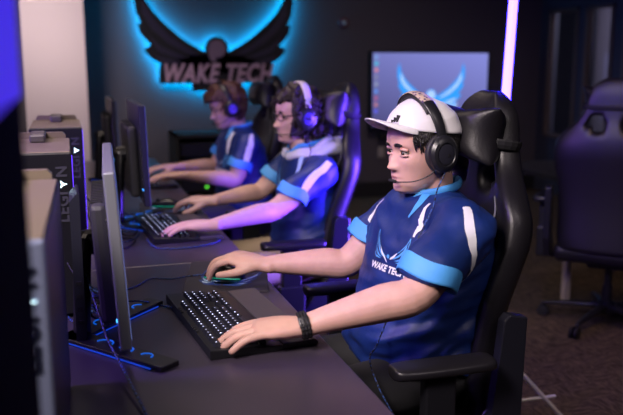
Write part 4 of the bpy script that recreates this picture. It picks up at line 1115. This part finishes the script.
def hair_curls(HM, root, fin, n=420):
    hair_shell(HM, lambda a, z, p: (a > 1.0 and z > -.085) or z > .062 - .0 * a, lambda p, z: .022 if abs(p if p < pi else p - 2 * pi) > 1 else .010, CURL, root, fin, jitter=.008, freq=45)
    bm = NB(); random.seed(21)
    for i in range(n):
        a = random.uniform(.15, pi) * random.choice((-1, 1)); z = random.uniform(-.105, .118)
        if abs(a) < 1.05 and z < .058 + random.uniform(-.012, .01): continue
        if abs(a) < 1.5 and z < -.02: continue
        off = random.uniform(.016, .056) if abs(a) > 1.2 else random.uniform(.008, .028)
        off *= 1 - .45 * max(0, z / .12); c = headP(a, z, off); c.z += off * .3 * max(0, z / .1)
        if z < -.03: c += V((-.012, 0, -.01)) * random.random()
        ax_ = V((random.uniform(-1, 1), random.uniform(-1, 1), random.uniform(-1.5, -.2))).normalized()
        e1 = ax_.cross(V((1, .3, .2))).normalized(); e2 = ax_.cross(e1); rr = random.uniform(.006, .011); ph = random.uniform(0, 6)
        pts = [HM @ (c + ax_ * (.028 * (t / 10 - .5)) + (e1 * cos(ph + t * .95) + e2 * sin(ph + t * .95)) * rr) for t in range(11)]
        tube(bm, pts, [.0035] * 10 + [.0015], n=5, k=0, round_ends=False)
    fin(obj('curls', bm, CURL, root, smooth=True))
hair_curls(H2, r2, f2_)
# hood of the sweatshirt
HOOD = mat('grey_hood_cloth', (.62, .62, .72), .85, bump=.1, bscale=60)
bm = NB(); n0 = V((.965, 3.16, 1.02))
for k_, (rx, ry, rt, zz, dx) in enumerate(((.088, .098, .028, .010, 0), (.115, .122, .030, -.004, .025), (.10, .11, .03, -.008, .05))):
    pts = [n0 + V((dx + rx * cos(a), ry * sin(a), zz + .024 * cos(a) + .006 * sin(5 * a + k_))) for a in [pi * (-.93 + 1.86 * j / 36) for j in range(37)]]
    tube(bm, pts, [(rt * (.55 + .45 * (1 + cos(a)) / 2), rt * .8 * (.5 + .5 * (1 + cos(a)) / 2)) for a in [pi * (-.93 + 1.86 * j / 36) for j in range(37)]], n=12)
me = bake(bm, .006, 5, .6); wrinkle(me, .004, 9); f2_(link('hood', me, HOOD, r2))
# glasses
bm = NB(); GM = mat('black_glasses_frame', (.01, .008, .012), .3)
for s in (-1, 1):
    pts = [H2 @ V((.098 - .010 * abs(cos(a) * .022 + .033) / .05, s * (.033 + .023 * cos(a)), -.002 + .016 * sin(a) * (1 if abs(sin(a)) < .8 else .95))) for a in [2 * pi * j / 24 for j in range(25)]]
    tube(bm, pts, .0020, n=6, round_ends=False)
    tube(bm, [H2 @ V((.088, s * .056, .005)), H2 @ V((.04, s * .074, .006)), H2 @ V((-.01, s * .079, .0))], .0022, n=6)
tube(bm, [H2 @ V((.098, -.010, .002)), H2 @ V((.101, 0, .004)), H2 @ V((.098, .010, .002))], .002, n=6, k=3)
f2_(obj('glasses', bm, GM, r2, smooth=True))
hs = headset('white and black headset on the curly haired player, violet ear cup', H2, top=.146, bx=-.010, lit=True, wide=.012, band_m=mat('white_band', (.60, .55, .55), .4))
cable('headset_cable', 'thin dark cable hanging from the middle player\'s headset past his collar', [H2 @ V((.0, .112, -.06)), (.93, 3.02, 1.06), (.92, 2.97, 1.02), (.87, 2.96, .95), (.84, 2.98, .85), (.80, 3.0, .75)], .0022, BLKM)
o = empty('finger_ring', 'dark ring on the middle player\'s right hand', 'ring', (.478, 3.298, .803))
bm = NB(); Fr = frame((0, 0, 0), (0, 0, 1), (.45, .85, 0)); tube(bm, [Fr @ V((.0115 * cos(a), .0115 * sin(a), 0)) for a in [2 * pi * j / 24 for j in range(25)]], .0022, n=6, round_ends=False); obj('band', bm, BLKM, o, smooth=True)

# ---- farthest player
BRN = mat('auburn_hair', (.10, .038, .020), .5, bump=.8, bscale=90, col2=(.045, .018, .012), vscale=40)
p3 = dict(origin=(.93, 4.27, 0), label='farthest player with short auburn hair looking down, seated below the wing sign',
    head=(.838, 4.27, 1.142), yaw=R(6), pitch=R(15), hs=.95, neck=(.895, 4.27, 1.015), voxel=.0050, sm=2,
    torso=[(.93, 4.27, .47, .15, .18), (.93, 4.27, .55, .16, .185), (.925, 4.27, .64, .155, .18), (.925, 4.27, .75, .145, .18), (.92, 4.27, .85, .138, .185), (.915, 4.27, .92, .128, .19), (.905, 4.27, .97, .108, .18), (.90, 4.27, 1.01, .085, .13), (.897, 4.27, 1.035, .062, .085)],
    tyaw=0, L=[(.905, 4.08, .955), (.83, 4.02, .775), (.545, 3.97, .815)], R=[(.895, 4.46, .955), (.80, 4.43, .80), (.56, 4.33, .812)],
    cuffax=dict(L=(-.35, -.1, -.85), R=(-.5, 0, -.75)), srad=.88,
    handL=dict(F=(-.97, .15, -.02), N=(0, -.05, 1), T=(0, 1, 0), curls=typ), handR=dict(F=(-.97, -.05, 0), N=(0, 0, 1), T=(0, -1, 0), curls=typ),
    hip=(.95, 4.27, .575), kneex=.46, skin=SKIN2, browm=BRN, pants=mat('dark_trousers', (.02, .02, .03), .8), armr=.98, sleeve=.68, seed=8.1, wr=.005,
    strips=[('shoulder_stripe', [(.94, 4.04, 1.03), (.93, 3.98, .98), (.90, 3.96, .90), (.88, 3.95, .86)], [.018, .034, .036, .022], WHITE),
            ('chest_stripe', [(.85, 4.15, 1.02), (.80, 4.12, .96), (.78, 4.12, .90)], [.018, .026, .012], WHITE),
            ('chest_flash', [(.86, 4.2, 1.05), (.82, 4.16, 1.02), (.79, 4.16, .98)], [.03, .024, .01], SKY)],
    logo=(frame((.72, 4.22, .86), (0, -1, 0), (.1, 0, 1)), .085))
r3, H3, b3, f3_ = person(p3)
hair_shell(H3, lambda a, z, p: (a > 1.15 and z > -.03) or (a > 1.9 and z > -.085) or z > .052 + .012 * noise.noise(V((p * 5, 1, 0))), lambda p, z: .020 + .008 * max(0, z / .1), BRN, r3, f3_, jitter=.009, freq=26)
bm = NB(); random.seed(31)
for i in range(260):
    a = random.uniform(-pi, pi); z = random.uniform(-.06, .115)
    if abs(a) < 1.15 and z < .06: continue
    if abs(a) < 1.9 and z < -.02: continue
    p = headP(a, z, .022); dz = -.035 if z < .09 else -.01; q = headP(a + random.uniform(-.3, .3), max(z + dz, -.1), .024)
    if abs(a) < 1.0: q = headP(a * 1.05, z - .028, .018)
    tube(bm, [H3 @ p, H3 @ ((p + q) / 2 + p.normalized() * .006), H3 @ q], [.005, .0045, .001], n=5, k=2)
f3_(obj('locks', bm, BRN, r3, smooth=True))
headset('black headset with violet ear cup on the auburn haired player', H3, top=.150, lit=True, wide=.014)

# ------------------------------------------------------------------ cables on the desk
cable('monitor_cable', 'blue flecked braided cable running down past the nearest monitor\'s base to the desk front', [(.02, 1.82, .90), (.035, 1.74, .86), (.055, 1.66, .80), (.075, 1.58, .772), (.09, 1.46, .768), (.115, 1.30, .754), (.155, 1.18, .753), (.19, 1.06, .753), (.2, .93, .753)], .0028)
cable('keyboard_cable', 'blue flecked braided cable leading from the nearest keyboard to the monitor base', [(.235, 1.955, .757), (.20, 2.01, .753), (.15, 2.0, .770), (.08, 2.05, .753), (.03, 1.99, .753), (-.01, 1.93, .753), (-.03, 1.99, .753)], .0026)
cable('mouse_cable', 'dark braided cable running from the nearest mouse across the desk', [(.362, 2.235, .762), (.32, 2.255, .756), (.27, 2.25, .753), (.21, 2.27, .753), (.16, 2.20, .753), (.10, 2.16, .753), (.03, 2.2, .753)], .0022)
random.seed(12)
for i in range(7):
    x0 = -.005 + .008 * i; y = 1.88 + .035 * i
    pts = [(x0 - .02, y + .10, .90 - .02 * i), (x0 + .01, y + .03, .85 - .012 * i), (x0 + .045, y - .02, .79), (x0 + .055, y + .04, .757 + .001 * i), (x0 + .02, y + .10, .754), (x0 - .01, y + .04, .753)]
    pts = [V(p) + V((random.uniform(-.012, .012), random.uniform(-.02, .02), 0)) for p in pts]
    cable('tangled_cable', ('blue flecked' if i % 3 else 'plain black') + ' cable in the tangle behind the nearest monitor\'s base', pts, .0025, BRAID if i % 3 else BLKM, group='tangled cables behind the nearest monitor')
for i in range(6):
    x0 = .12 + .02 * i; y = 2.75 + .09 * i
    pts = [(x0 - .08, y + .1, .90), (x0 - .05, y + .05, .82), (x0, y, .756), (x0 + .06, y - .05, .753), (x0 + .08, y + .08, .753), (x0 + .02, y + .14, .753)]
    pts = [V(p) + V((random.uniform(-.015, .015), random.uniform(-.03, .03), 0)) for p in pts]
    cable('tangled_cable', ('blue flecked' if i % 2 else 'plain black') + ' cable in the tangle at the foot of the middle monitor', pts, .003, BRAID if i % 2 else BLKM, group='tangled cables at the middle monitor')
cable('keyboard_cable', 'blue lit cable curving from the middle keyboard along the desk edge', [(.25, 2.78, .757), (.27, 2.66, .753), (.36, 2.63, .753), (.45, 2.66, .753), (.50, 2.72, .753), (.46, 2.80, .753)], .0035)
